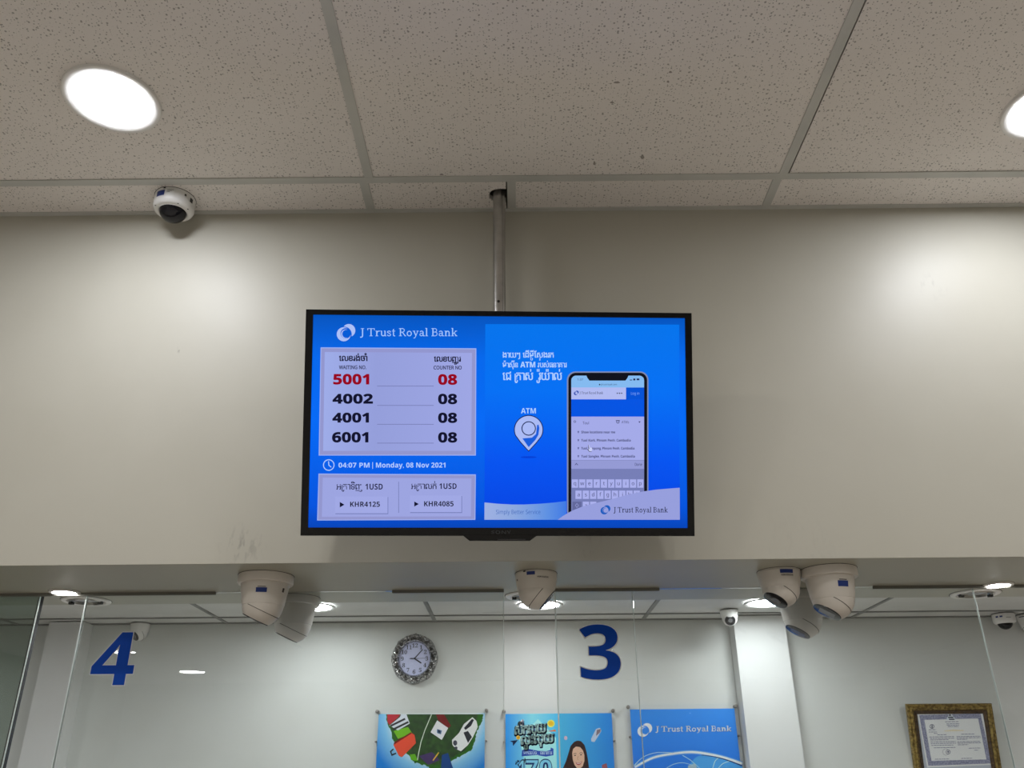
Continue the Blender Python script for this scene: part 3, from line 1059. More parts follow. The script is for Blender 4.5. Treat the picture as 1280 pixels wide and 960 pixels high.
# queue panel
on('queue_panel', Art().poly([(400.8, 434.2), (595.4, 435.4), (594.8, 569.4), (398.4, 569.4)]), RIM, 0)
on('panel_border', Art().poly([(401.8, 435.4), (594.3, 436.6), (593.7, 568.4), (399.6, 568.4)]), PANB, 1)
on('panel_field', Art().poly([(406, 440), (590, 441.2), (589.2, 563.6), (404, 563.6)]), PAN, 2,
   ramp_mat('panel_lilac', [(0, (158, 172, 232)), (0.35, (148, 158, 218)), (1, (158, 166, 228))], 'X', TV.at(404, 500)[0], TV.at(590, 500)[0], True))
KT1 = ['េ', 'ល', 'ខ', 'រ', 'ង់', 'ចាំ']
KT2 = ['េ', 'ល', 'ខ', 'ប', ('sub', 'ញ', 'ជ'), 'រ']
on('lettering', khfit(KT1, 424, 459.3, 445.0, 451.2, 0.012).bolder(0.3), (30, 32, 62), 3)
on('lettering', khfit(KT2, 542.6, 576, 445.9, 452.0, 0.012).bolder(0.3), (30, 32, 62), 3)
on('lettering', fit(sans('WAITING NO.'), 424, 457.8, 456.9, 461.4).bolder(0.3), (44, 46, 82), 3)
on('lettering', fit(sans('COUNTER NO'), 542.2, 577, 457.3, 461.8).bolder(0.3), (44, 46, 82), 3)
RED = (150, 2, 30)
for s, x0, x1, y0, y1, c in (('5001', 416.6, 461.6, 467.4, 480.6, RED), ('4002', 415.8, 466.2, 492.2, 504.6, NAVY), ('4001', 415.6, 461.2, 515.8, 528.2, NAVY), ('6001', 415.2, 460.6, 540.0, 553.0, NAVY)):
    on('lettering', fit(bold(s), x0 + 0.4, x1 - 0.4, y0 + 0.4, y1 - 0.4).bolder(0.9), c, 3)
for y0, y1, c in ((467.7, 481.0, RED), (492.2, 505.2, NAVY), (515.8, 528.6, NAVY), (540.2, 553.2, NAVY)):
    on('lettering', fit(bold('08'), 548.1, 571.0, y0 + 0.4, y1 - 0.4).bolder(0.9), c, 3)
for y in (482.6, 506.8, 530.4, 553.9):
    on('rule', Art().rect(471.5, y - 0.4, 542.2, y + 0.4), (118, 124, 178), 3)
# date
on('clock_icon', Art().ring(411, 581.3, 6.6, 1.1), PALE, 1)
on('clock_hands', Art().line([(410.8, 576.6), (411.2, 581.6), (414.2, 584.0)], 1.1), PALE, 2)
on('lettering', fit(bold('04:07 PM'), 423.2, 462.0, 578.3, 584.4), PALE, 1)
on('rule', Art().rect(465.4, 577.6, 466.2, 586), PALE, 1)
on('lettering', fit(bold('Monday, 08 Nov 2021'), 470.0, 556.8, 578.3, 584.4, ref=bold('M')), PALE, 1)
# exchange rates
on('rate_panel', Art().poly([(398.2, 592.0), (594.8, 593.0), (594.2, 649.8), (396.4, 650.6)]), RIM, 0)
on('panel_border', Art().poly([(399.2, 593.2), (593.8, 594.2), (593.2, 648.8), (397.6, 649.6)]), PANB, 1)
on('panel_field', Art().poly([(403.6, 597), (589.4, 598), (588.8, 645.4), (402.4, 646)]), (156, 164, 224), 2)
on('lettering', khfit(['អ', ('ro', 'ត'), 'ា', 'ទិ', 'ញ'], 420.5, 453, 605.2, 611.8, 0.008), (36, 38, 72), 3)
on('lettering', fit(bold('1USD'), 456.8, 478.5, 604.6, 611.9), (28, 30, 66), 3)
on('lettering', khfit(['អ', ('ro', 'ត'), 'ា', 'ល', 'ក់'], 513.9, 545.7, 604.7, 611.2, 0.008), (36, 38, 72), 3)
on('lettering', fit(bold('1USD'), 549.2, 570.8, 604.1, 611.1), (28, 30, 66), 3)
on('rule', Art().rect(498, 602, 498.7, 641), (112, 120, 176), 3)
for x0, y0, x1, y1 in ((419, 620.6, 484.6, 641.6), (512.4, 619.4, 576.8, 640.2)):
    on('button_shadow', Art().rect(x0 + 0.4, y0 + 0.6, x1 + 0.8, y1 + 1.0), (116, 124, 182), 3)
    on('button', Art().rect(x0, y0, x1, y1), (160, 168, 228), 4)
for tri, s, x0, x1, y0, y1 in (((424.9, 627.4, 430.7, 634.2), 'KHR4125', 437.8, 475.0, 627.0, 633.4), ((517.9, 626.8, 523.6, 633.2), 'KHR4085', 530.2, 567.0, 626.4, 632.8)):
    on('play_mark', Art().poly([(tri[0], tri[1]), (tri[2], (tri[1] + tri[3]) / 2), (tri[0], tri[3])]), NAVY, 5)
    on('lettering', fit(bold(s), x0, x1, y0, y1), NAVY, 5)
# advert
zA0, zA1 = TV.at(720, 650)[1], TV.at(720, 405)[1]
on('advert', Art().poly([(606.6, 405.2), (849.0, 405.8), (849.6, 649.7), (605.4, 649.7)]), None, 1,
   ramp_mat('advert_blue', [(0, (0, 66, 226)), (0.3, (0, 84, 240)), (0.65, (0, 112, 244)), (1.0, (0, 116, 236))], 'Z', zA0, zA1, True))
LB = (176, 208, 255)
on('lettering', khfit(['ង', 'ា', 'យ', 'ៗ', ' ', 'េ', 'ដី', ('sub', 'មី', 'ប'), 'ែ', ('sub', 'ស', 'វ'), 'ង', 'រ', 'ក'], 628.2, 692, 441.0, 446.9).bolder(0.25), LB, 2)
on('lettering', khfit(['ម៉', 'ា', 'សុី', 'ន', ' ', ('lat', 'ATM'), ' ', 'រ', 'ប', 'ស់', 'ធ', 'ន', 'ា', 'គ', 'ា', 'រ'], 628.2, 708.4, 453.6, 459.2).bolder(0.2), LB, 2)
on('lettering', khfit(['េ', 'ជ', ' ', ('ro', 'ត'), 'ា', 'ស់', ' ', 'រ៉ូ', 'យ៉', 'ា', 'ល់'], 628.4, 702.2, 466.0, 475.0).bolder(0.35), LB, 2)
on('lettering', fit(bold('ATM'), 651.2, 669.8, 510.2, 516.8), LB, 2)


def pin(r, tip, cx=660.8, cy=537.2):
    pts = [(cx + r * cos(radians(a)), cy - r * sin(radians(a))) for a in range(-28, 209, 8)]
    return Art().poly(pts + [(cx - r * 0.55, cy + r * 0.9), (cx, cy + tip), (cx + r * 0.55, cy + r * 0.9)])


on('pin_shadow', Art().disc(660.8, 571.5, 10, 1.2), (0, 62, 214), 2)
on('map_pin', pin(18.4, 27.4), (10, 26, 84), 2)
on('map_pin_field', pin(17.3, 26.0), (170, 186, 244), 3)
k6 = lambda x, y: (620 + x / 6, 420 + y / 6)
on('swoosh', Art().poly([k6(*p) for p in ((198, 768), (270, 762), (300, 735), (308, 668), (318, 664), (325, 690), (318, 740), (295, 780), (245, 834))]), (20, 92, 220), 4)
on('pin_circle', Art().disc(660.8, 535.6, 9.0), (10, 26, 84), 5)
on('pin_circle_field', Art().disc(660.8, 535.6, 7.8), (170, 186, 244), 6)


# the telephone pictured in the advert
def rr(x0, y0, x1, y1, r, n=6):
    pts = []
    for cx, cy, a in ((x1 - r, y0 + r, -90), (x1 - r, y1 - r, 0), (x0 + r, y1 - r, 90), (x0 + r, y0 + r, 180)):
        pts += [(cx + r * cos(radians(a + 90 * i / n)), cy + r * sin(radians(a + 90 * i / n))) for i in range(n + 1)]
    return pts


k48 = lambda x, y: (700 + x / 4.8, 460 + y / 4.8)
on('phone_frame', Art().poly(rr(708.6, 464.4, 810.4, 649.2, 10.5)), (128, 138, 172), 2)
on('phone_bezel', Art().poly(rr(710.4, 466.0, 808.8, 649.0, 9.2)), (12, 14, 26), 3)
on('phone_screen', Art().poly(rr(714.0, 469.6, 805.0, 649.0, 6.0)), (132, 186, 240), 4)
on('notch', Art().poly([k48(*p) for p in ((155, 40), (412, 40), (404, 60), (392, 76), (176, 76), (164, 60))]), (12, 14, 26), 5)
on('page_header', Art().rect(714.0, 484.4, 782.4, 499.2), (176, 186, 240), 5)
on('login_button', Art().rect(782.4, 484.4, 805.0, 499.2), (0, 82, 214), 5)
on('banner', Art().rect(714.0, 499.2, 805.0, 520.8), (0, 84, 226), 5)
on('search_page', Art().rect(714.0, 520.8, 805.0, 575.4), (164, 170, 232), 5)
on('tool_row', Art().rect(714.0, 575.4, 805.0, 586.0), (148, 154, 212), 5)
on('keyboard', Art().rect(714.0, 586.0, 805.0, 649.0), (118, 126, 182), 5)
on('rule', Art().rect(714.0, 575.0, 805.0, 575.6), (128, 134, 190), 6)
swirl(TV, 720.2, 491.3, 3.0, scr(10, 60, 170), scr(176, 186, 240), 0.0019, screen, 0.0001)
PT = (36, 42, 84)
on('lettering', bankname(724.2, 753.8, 489.6, 492.6, 1.0), PT, 6)
on('menu_dots', Art().disc(771.5, 491.6, 0.8, n=10).disc(774.2, 491.6, 0.8, n=10).disc(776.9, 491.6, 0.8, n=10), NAVY, 6)
on('lettering', fit(sans('Log in'), 788.6, 799.0, 490.0, 493.4, ref=sans('L')), (120, 170, 250), 6)
on('lettering', fit(sans('1:37'), 721.6, 728.8, 473.2, 475.6), PT, 5)
on('status_icons', Art().rect(787, 474.6, 790, 475.6).rect(791.4, 473.2, 794, 475.6).rect(795.6, 473.2, 799, 475.4), PT, 6)
on('lettering', fit(sans('jtrustroyal.com'), 751, 771, 479.4, 481.6, ref=sans('j')), PT, 6)
on('lock_dot', Art().disc(749.4, 480.8, 0.9, n=10), NAVY, 6)
on('search_icon', Art().ring(718.4, 527.0, 1.2, 0.5, 14), PT, 6)
on('lettering', fit(sans('Toul'), 728.2, 736, 526.8, 530.4), PT, 6)
on('filter_icon', Art().ring(772.2, 527.4, 1.6, 0.7, 14).rect(769.6, 525.4, 774.6, 526.2), PT, 6)
on('lettering', fit(sans('ATMs'), 776.8, 786, 526.0, 529.2, ref=sans('A')), PT, 6)
on('arrow_mark', Art().poly([(797.8, 526.8), (800.6, 526.8), (799.2, 528.6)]), PT, 6)
for s, x1, y in (('Show locations near me', 768.8, 541.7), ('Tuol Kork, Phnom Penh, Cambodia', 788.2, 551.9), ('Tuol Tompong, Phnom Penh, Cambodia', 792.8, 561.9), ('Tuol Sangke, Phnom Penh, Cambodia', 793.4, 571.9)):
    on('lettering', fit(bold(s), 726.5, x1, y - 3.0, y, ref=bold('T')), PT, 6)
    on('place_pin', Art().disc(722.8, y - 2.0, 1.0, n=10).poly([(722.0, y - 1.6), (723.6, y - 1.6), (722.8, y + 0.4)]), (92, 98, 150), 6)
on('pointer', Art().poly([(735.2, 556.4), (736.4, 556.2), (737.2, 559.4), (739.8, 559.8), (740.4, 562.0), (739.0, 564.6), (736.6, 564.6), (734.4, 561.6), (736.0, 561.4)]), (200, 206, 246), 7)
on('pointer_outline', Art().line([(735.2, 556.4), (736.2, 561.2), (734.4, 561.4), (736.6, 564.6), (739.2, 564.4)], 0.6), NAVY, 8)
on('chevron', Art().line([(718.6, 581.4), (720.4, 579.2), (722.2, 581.4)], 0.6), PT, 6)
on('lettering', fit(sans('Done'), 793.4, 802.4, 578.8, 582.2, ref=sans('D')), PT, 6)
keys = [(c_, 714.6 + 9.08 * i, 599.2) for i, c_ in enumerate('qwertyuiop')] + [(c_, 719.2 + 9.08 * i, 613.2) for i, c_ in enumerate('asdfghjkl')] + [(c_, 728.4 + 9.08 * i, 627.0) for i, c_ in enumerate('zx')]
for c_, x, y in keys:
    on('key', Art().rect(x, y, x + 7.8, y + 10.4), (170, 176, 236), 6)
    g = glyphs(sans(c_))[0]
    gx0 = min(p[0] for p in g); gx1 = max(p[0] for p in g)
    h_ = max(p[1] for p in g)
    w_ = (gx1 - gx0) * 6.6
    on('lettering', fit(sans(c_), x + 3.9 - w_ / 2, x + 3.9 + w_ / 2, y + 7.2 - 6.6 * h_, y + 7.2), (60, 64, 112), 7)
on('shift_key', Art().rect(715.4, 627.0, 726.6, 637.4), (98, 104, 156), 6)
on('shift_mark', Art().line([(719, 631.6), (721, 629.4), (723, 631.6), (721, 634.4), (719, 631.6)], 0.6), (150, 156, 214), 7)
# white wave along the foot of the advert
wave = [(605.6, 628.0), (622, 629.6), (640, 630.6), (655, 630.6), (675, 629.6), (692, 628.2), (707.8, 626.2)]
on('wave', Art().poly(wave + [(707.8, 649.6), (605.5, 649.6)]), None, 8,
   ramp_mat('wave_fade', [(0, (158, 176, 226)), (0.35, (140, 168, 222)), (0.75, (96, 146, 226)), (1, (60, 120, 228))], 'X', TV.at(606, 640)[0], TV.at(708, 640)[0], True))
up = [(697, 649.6), (703, 645.2), (710.6, 640.6), (719, 636.6), (728.8, 632.8), (745, 628.6), (762.5, 624.4), (783, 618.6), (804, 614.2), (820, 612.0), (834, 610.8), (849.3, 609.6)]
on('wave', Art().poly(up + [(849.5, 649.6)]), (150, 158, 220), 9)
on('lettering', fit(sans('Simply Better Service'), 620.0, 675.4, 637.2, 642.4, ref=sans('S')), (62, 104, 186), 9)
swirl(TV, 756.6, 637.4, 6.2, scr(22, 92, 190), scr(150, 158, 220), 0.00285, screen, 0.0001)
on('lettering', bankname(766.4, 834.6, 633.8, 640.4, 1.05), (22, 26, 58), 10)

# pole and bracket
pole = thing('ceiling_pole', 'brushed steel pole dropping through the ceiling hole to the television', 'pole', (POLE.x, POLE.y, EYE + 0.72))
R_ = 0.0168
obj('pipe', lathe([(R_ - 0.002, 0), (R_, 0.0), (R_, 0.86), (R_ - 0.002, 0.86)], 32), MAT['steel'], pole, smooth=True)
obj('pipe_seam', bx(0.0088, 0.0094, -R_ - 0.0001 + 0.002, -R_ + 0.005, 0.01, 0.85), MAT['dsteel'], pole)
obj('screw', lathe([(0.004, 0), (0.003, 0.002), (0, 0.0025)], 14, off=(0, 0, 0)), MAT['dsteel'], pole, (-0.002, -R_ - 0.0005, 0.427)).rotation_euler = (pi / 2, 0, 0)
obj('mount_plate', bx(-0.10, 0.10, -0.053, -0.045, -0.05, 0.10, bev=0.002), MAT['dsteel'], pole)
obj('mount_arm', bx(-0.02, 0.02, -0.045, 0.0, 0.0, 0.06, bev=0.002), MAT['dsteel'], pole)


# ------------------------------------------------------------------ counter glass
def pane(x0, x1, label, y=YG, edges=(0.0035, 0.0015), tint='glass', z0=1.06):
    t = thing('counter_glass', label, 'glass panel', ((x0 + x1) / 2, y, z0))
    cx = (x0 + x1) / 2
    hw = 0.003
    a, b = x0 - cx, x1 - cx
    top = ZS - z0 - 0.001
    obj('pane', bx(a + edges[0], b - edges[1], -hw, hw, 0, top), MAT[tint], t)
    if edges[0]:
        obj('polished_edge', bx(a, a + edges[0], -hw, hw, 0, top), MAT['edge'], t)
    if edges[1]:
        obj('polished_edge', bx(b - edges[1], b, -hw, hw, 0, top), MAT['edge'], t)
    return t


gx = lambda x, y: at_y(x, y, YG).x
xA0, xA1 = gx(87, 850), gx(630, 800)
xB0, xB1, xC1 = gx(696, 850), gx(798.6, 860), gx(1243, 850)
pA = pane(xA0, xA1, 'clear counter glass panel carrying the blue number 4')
pB = pane(xB0, xB1, 'narrow clear counter glass panel carrying the blue number 3')
pC = pane(xB1 + 0.001, xC1, 'wide clear counter glass panel below the pair of cameras', edges=(0, 0.0015))
pD = pane(-3.2, gx(27.5, 850), 'clear counter glass panel at the left edge of the photo', edges=(0, 0.001))
pE = pane(-3.2, gx(20, 850), 'green-tinted glass panel behind the leftmost clear panel', y=YG + 0.024, tint='glass_dark', edges=(0, 0))
xe = gx(20, 850)
obj('black_seal', bx(xe + 0.0002 - (-3.2 + xe) / 2, xe + 0.009 - (-3.2 + xe) / 2, -0.006, 0.006, 0, ZS - 1.061), MAT['seal'], pE)


def number(pn, ch, x0, x1, y0, y1):
    cx = pn.location.x
    a = at_y(x0[0], x0[1], YG - 0.0036); b = at_y(x1[0], x1[1], YG - 0.0036)
    zt = at_y((x0[0] + x1[0]) / 2, y0, YG - 0.0036).z - pn.location.z
    zb = at_y((x0[0] + x1[0]) / 2, y1, YG - 0.0036).z - pn.location.z
    for nm, off, m, dp in (('number_outline', 0.012, 'numw', 0.0034), ('number', 0.0, 'num', 0.0038)):
        pts, fs = glyphs(bold(ch), off)
        p0, _ = glyphs(bold(ch), 0.0)
        gx0 = min(p[0] for p in p0); gx1 = max(p[0] for p in p0); gy0 = min(p[1] for p in p0); gy1 = max(p[1] for p in p0)
        kx = (b.x - a.x) / (gx1 - gx0); kz = (zt - zb) / (gy1 - gy0)
        bm = bmesh.new()
        vs = [bm.verts.new((a.x - cx + (x - gx0) * kx, -dp, zb + (y - gy0) * kz)) for x, y in pts]
        for f in fs:
            bm.faces.new([vs[i] for i in f])
        for f in bm.faces:
            f.normal_update()
        me = bpy.data.meshes.new(nm); bm.to_mesh(me); bm.free(); me.materials.append(MAT[m])
        link(nm, me, pn)


number(pA, '4', (113.5, 838), (167.5, 834), 790.5, 856.5)
number(pB, '3', (725, 815), (775, 815), 780.5, 849.5)

ch = at_z(270, 740, ZS).x, at_z(490, 737, ZS).x, at_z(825, 733.5, ZS).x, at_z(1092, 732, ZS).x
for x0, x1, lb in ((-3.2, ch[0], 'dark grey channel strip ending above the blue 4, at the left edge of the photo'), (ch[1], xA1, 'dark grey channel strip holding the glass above the clock'),
                   (xB0, ch[2], 'dark grey channel strip holding the glass above the blue 3'), (ch[3], 2.6, 'dark grey channel strip holding the glass above the framed certificate')):
    bm = bmesh.new()
    box(bm, x0, x1, YG - 0.012, YG - 0.0045, ZS - 0.008, ZS)
    tag(obj('glass_channel', bm, MAT['channel']), lb, 'channel')

# ------------------------------------------------------------------ wall clock
cp = at_y(518, 823, YI - 0.02)
CR = (at_y(547, 823, YI - 0.02).x - at_y(489.4, 823, YI - 0.02).x) / 2
clock = thing('wall_clock', 'round silver ornate wall clock with pale face on the office wall', 'clock', (cp.x, YI, cp.z))
bm = bmesh.new()
prof = [(0.66, 0.012), (0.70, 0.030), (0.735, 0.034), (0.76, 0.028), (0.80, 0.024), (0.86, 0.034), (0.91, 0.036), (0.96, 0.026), (1.0, 0.012), (1.0, 0.0)]
n = 180
rings = []
for j, (r, d) in enumerate(prof):
    rg = []
    for i in range(n):
        a = 2 * pi * i / n
        wob = 1.0
        dd = d
        if j >= 4:
            wob = 1 + 0.016 * cos(8 * a) * (j - 3) / 6
            dd = d + (0.004 * sin(16 * a + j) + 0.005 * sin(30 * a + 2.2 * j)) * (1 if j < 9 else 0)
        rg.append(bm.verts.new((CR * r * wob * cos(a), -max(dd, 0.0), CR * r * wob * sin(a) * 1.04)))
    rings.append(rg)
for a, b in zip(rings, rings[1:]):
    for i in range(n):
        j = (i + 1) % n
        bm.faces.new((a[i], a[j], b[j], b[i]))
obj('frame', bm, MAT['silver'], clock, smooth=True)
CL = Plane(clock, (cp.x, YI, cp.z), Matrix.Identity(3))
fa = Art().disc(0, 0, CR * 0.69, CR * 0.69 * 1.04, 64)
face = CL.flat('face', fa, MAT['clockface'], 0.014, clock, px=False)
for h in range(1, 13):
    a = radians(90 - 30 * h)
    pts, fs = glyphs(serif(str(h)))
    x0, y0, x1, y1 = min(p[0] for p in pts), min(p[1] for p in pts), max(p[0] for p in pts), max(p[1] for p in pts)
    k = CR * 0.24
    art = Art().add(pts, fs, CR * 0.53 * cos(a) - k * (x0 + x1) / 2, CR * 0.55 * sin(a) - k * (y0 + y1) / 2, k)
    CL.flat('numeral', art, MAT['clockink'], 0.0145, face, px=False)


def hand(name, deg, ln, w, tail, dp):
    a = radians(90 - deg)
    d = (cos(a), sin(a))
    CL.flat(name, Art().line([(-d[0] * tail, -d[1] * tail), (d[0] * ln * 0.6, d[1] * ln * 0.6), (d[0] * ln, d[1] * ln)], w), MAT['clockink'], dp, face, px=False)


hand('hour_hand', 123, CR * 0.36, CR * 0.055, CR * 0.03, 0.0155)
hand('minute_hand', 42, CR * 0.50, CR * 0.04, CR * 0.03, 0.0160)
hand('second_hand', 89, CR * 0.50, CR * 0.015, CR * 0.22, 0.0165)
hand('hand_tail', 270, CR * 0.18, CR * 0.04, 0.0, 0.0163)


# ------------------------------------------------------------------ posters in acrylic holders
def poster(pxl, pxr, ytop, label, drops, ratio=1.42):
    yp = YI - 0.020
    a = at_y(pxl, ytop, yp); b = at_y(pxr, ytop, yp)
    w = b.x - a.x
    h = w * ratio
    cx = (a.x + b.x) / 2
    t = thing('wall_poster', label, 'poster', (cx, YI, a.z - h), 'posters on the office wall')
    pl = Plane(t, (cx, yp, a.z - h), Matrix.Identity(3))
    m = 0.013
    sheet = obj('acrylic_sheet', bx(-w / 2 - m, w / 2 + m, -0.026, -0.0225, -m, h + m * 1.6), MAT['acrylic'], t)
    for sx_ in (-1, 1):
        for zz in (h + m * 0.9, h * 0.83, 0.0):
            r = 0.0085 if zz > h else 0.0045
            o = obj('standoff', lathe([(r, 0), (r, 0.030), (r * 0.8, 0.032), (0, 0.033)], 20), MAT['standoff'], t, (sx_ * (w / 2 + 0.008), 0, zz), smooth=True)
            o.rotation_euler = (pi / 2, 0, 0)
    pl.o = Vector((cx, YI, a.z - h))          # local frame at the wall; prints sit 2 cm in front
    pl2 = Plane(t, (cx, YI - 0.02, a.z - h), Matrix.Identity(3))
    pr = obj('print', bx(-w / 2, w / 2, -0.0205, -0.0198, 0, h), drops, t)

    def put(name, art, m_, layer):
        return pl2.flat(name, art, m_, 0.0208 + layer * 0.00012, pr)
    return t, pr, put, w, h


# first poster: an island of lawn with luggage on a blue ground
z_ = lambda y: at_y(540, y, YI - 0.02).z


def island_mat():
    m = noise_mat('lawn_print', rgb(22, 52, 22), rgb(52, 96, 34), 40, 0.4, lo=0.3, hi=0.75)
    return m


def blue_print(name, c_mid, c_edge):
    """blue ground, paler towards the middle"""
    return ramp_mat(name, [(0, c_edge), (0.5, c_mid), (1, c_edge)], 'X', -0.27, 0.27)


def sky_print():
    m = mat('poster_sky', rgb(30, 120, 200), 0.35, spec=0.3)
    nt, b = nodes(m)
    tc = N(nt, 'ShaderNodeTexCoord')
    v = N(nt, 'ShaderNodeVectorMath', operation='DISTANCE'); v.inputs[1].default_value = (0.02, -0.02, 0.76)
    r = N(nt, 'ShaderNodeValToRGB')
    e = r.color_ramp.elements
    e[0].position = 0.20; e[0].color = rgb(240, 248, 252)
    e[1].position = 0.34; e[1].color = rgb(20, 134, 226)
    e.new(0.26).color = rgb(140, 206, 246)
    nt.links.new(tc.outputs['Object'], v.inputs[0]); nt.links.new(v.outputs['Value'], r.inputs['Fac']); nt.links.new(r.outputs[0], b.inputs['Base Color'])
    return m


t1, pr1, put, w1, h1 = poster(473.5, 606, 892.5, 'blue poster of luggage on a green island, below the clock', sky_print())
q8 = lambda x, y: (460 + x / 8, 870 + y / 8)
random.seed(3)


def rough_edge(pts, amp, n=6):
    out = []
    for a, b in zip(pts, pts[1:]):
        for i in range(n):
            t = i / n
            out.append((a[0] + (b[0] - a[0]) * t + random.uniform(-amp, amp), a[1] + (b[1] - a[1]) * t + random.uniform(-amp, amp)))
    return out + [pts[-1]]


edge_pts = [(185, 182), (190, 280), (230, 350), (245, 440), (330, 520), (410, 600), (470, 670), (560, 690), (650, 735), (760, 725), (850, 640), (950, 590), (1040, 540), (1070, 440), (1090, 350), (1140, 260), (1150, 182)]
put('island', Art().poly([q8(*p) for p in rough_edge(edge_pts, 7)]), ink(38, 92, 26), 1)
inn = [(205, 182), (220, 290), (260, 360), (300, 460), (400, 560), (480, 640), (640, 690), (760, 680), (860, 600), (980, 540), (1040, 440), (1070, 340), (1100, 182)]
put('lawn', Art().poly([q8(*p) for p in rough_edge(inn, 5)]), island_mat(), 2)
put('bright_lawn', Art().poly([q8(*p) for p in ((255, 350), (400, 310), (440, 370), (300, 430))]), ink(104, 168, 30), 3)
put('bright_lawn', Art().poly([q8(*p) for p in ((420, 585), (470, 580), (500, 650), (430, 640))]), ink(92, 160, 26), 3)
put('red_roof', Art().poly([q8(*p) for p in ((192, 184), (325, 184), (300, 215), (215, 290), (195, 260))]), ink(170, 40, 52), 4)
put('house_wall', Art().poly([q8(*p) for p in ((330, 184), (385, 184), (418, 275), (300, 345), (215, 295), (320, 210))]), ink(196, 200, 212), 4)
for o_ in (0, 32):
    put('house_window', Art().line([q8(225 + o_, 300 + o_), q8(372 + o_, 228 + o_)], 2.4), ink(36, 38, 46), 5)
put('suitcase', Art().poly([q8(*p) for p in ((255, 490), (440, 372), (465, 390), (480, 470), (340, 612), (310, 600))]), ink(222, 74, 50), 4)
put('suitcase_side', Art().poly([q8(*p) for p in ((255, 490), (440, 372), (430, 362), (262, 462))]), ink(110, 24, 20), 5)
put('suitcase_handle', Art().line([q8(*p) for p in ((255, 530), (226, 556), (240, 590), (282, 572))], 1.6), ink(26, 28, 40), 5)
put('path', Art().line([q8(*p) for p in ((636, 184), (570, 340), (530, 460), (505, 580), (495, 640))], 1.0), ink(196, 206, 190), 4)
put('red_shade', Art().poly([q8(*p) for p in ((680, 184), (760, 184), (830, 300), (800, 320), (700, 240))]), ink(110, 26, 30), 4)
put('white_box', Art().poly([q8(*p) for p in ((692, 244), (802, 320), (738, 440), (626, 362))]), ink(206, 206, 228), 5)
put('box_mark', Art().poly([q8(*p) for p in ((690, 330), (740, 345), (730, 385), (690, 370))]).poly([q8(*p) for p in ((700, 340), (725, 348), (722, 372), (700, 365))]), ink(90, 120, 160), 6)
put('white_car', Art().poly([q8(*p) for p in ((840, 440), (910, 370), (960, 280), (1045, 212), (1085, 250), (1098, 310), (1050, 410), (1000, 490), (930, 552), (880, 530), (845, 490))]), ink(214, 214, 232), 5)
put('car_glass', Art().poly([q8(*p) for p in ((955, 365), (1000, 350), (1040, 410), (1000, 470))]).poly([q8(*p) for p in ((960, 320), (1040, 228), (1060, 240), (1030, 300), (975, 340))]), ink(34, 36, 46), 6)
put('car_wheel', Art().disc(*q8(872, 470), 2.6, 3.4, 14).disc(*q8(880, 520), 2.0, 2.0, 12), ink(60, 62, 76), 6)
put('purple_shade', Art().poly([q8(*p) for p in ((510, 600), (640, 560), (720, 640), (600, 690))]), ink(64, 48, 92), 4)
put('blue_bottle', Art().poly([q8(*p) for p in ((740, 590), (800, 570), (850, 722), (730, 722))]), ink(16, 60, 120), 5)
put('yellow_pencil', Art().line([q8(650, 645), q8(708, 565)], 1.4), ink(210, 170, 60), 5)


# second poster: promotion with a smiling woman
def promo_print():
    return ramp_mat('promo_sky', [(0, (34, 132, 214)), (0.25, (120, 196, 236)), (0.5, (70, 168, 230)), (1, (38, 122, 204))], 'X', -0.27, 0.27)


t2, pr2, put, w2, h2 = poster(631.8, 764.5, 892.5, 'light blue promotion poster with a smiling long-haired woman', promo_print())
p8 = lambda x, y: (620 + x / 8, 870 + y / 8)
put('light_burst', Art().poly([p8(*p) for p in ((300, 720), (230, 420), (420, 230), (600, 420), (610, 720))]), ink(150, 208, 240), 1)
T1 = ['ស៊ី', 'ក', 'លុ', 'យ']
T2 = [('sub', 'ល', 'ប'), 'ះ', 'លុ', 'យ']
for cl, x0, x1, yt, yb, sl in ((T1, 643.5, 682.0, 908.0, 918.5, -0.085), (T2, 651.5, 691.5, 921.0, 931.0, -0.085)):
    put('title_edge', khfit(cl, x0 + 0.5, x1 + 0.7, yt + 0.6, yb + 0.9, 0.0, sl).bolder(2.6), ink(12, 40, 92), 2)
    put('title', khfit(cl, x0, x1, yt, yb, 0.0, sl).bolder(0.7), ink(176, 216, 248), 3)
put('sun_coin', Art().disc(*p8(550, 275), 4.6), ink(236, 210, 90), 2)
put('sun_coin_mark', Art().disc(*p8(550, 275), 3.2), ink(220, 170, 40), 3)
put('coin', Art().disc(*p8(222, 415), 2.6), ink(214, 170, 60), 4)
put('coin_mark', Art().disc(*p8(222, 415), 1.6), ink(190, 140, 40), 5)
put('paper_plane', Art().poly([p8(*p) for p in ((140, 450), (220, 440), (170, 500), (168, 465))]), ink(20, 34, 66), 3)
put('orange_plane', Art().poly([p8(*p) for p in ((520, 352), (590, 335), (602, 355))]), ink(206, 110, 60), 3)
put('white_plane', Art().poly([p8(*p) for p in ((222, 270), (262, 235), (276, 232), (272, 285), (250, 300))]), ink(220, 232, 244), 3)
put('plane_fold', Art().line([p8(270, 234), p8(262, 292)], 0.9), ink(20, 44, 96), 4)
put('ribbon', Art().poly([p8(*p) for p in ((262, 540), (330, 530), (420, 548), (500, 552), (545, 540), (548, 515), (574, 528), (574, 592), (500, 606), (400, 590), (255, 604))]), ink(44, 72, 158), 2)
put('ribbon_lettering', khfit(['ម', 'ក', 'ដ', 'ល់', 'ទ', 'ូ', ' ', 'ធ', 'ន', 'ា', 'គ', 'ា', 'រ'], 654.2, 690.0, 939.4, 943.0, 0.0, 0.0), ink(176, 196, 240), 3)
put('lettering', khfit(['រ', 'ង្', 'វ', 'ា', 'ន់'], 644, 657.6, 951.6, 955.6, 0.06, -0.16), ink(14, 30, 66), 3)
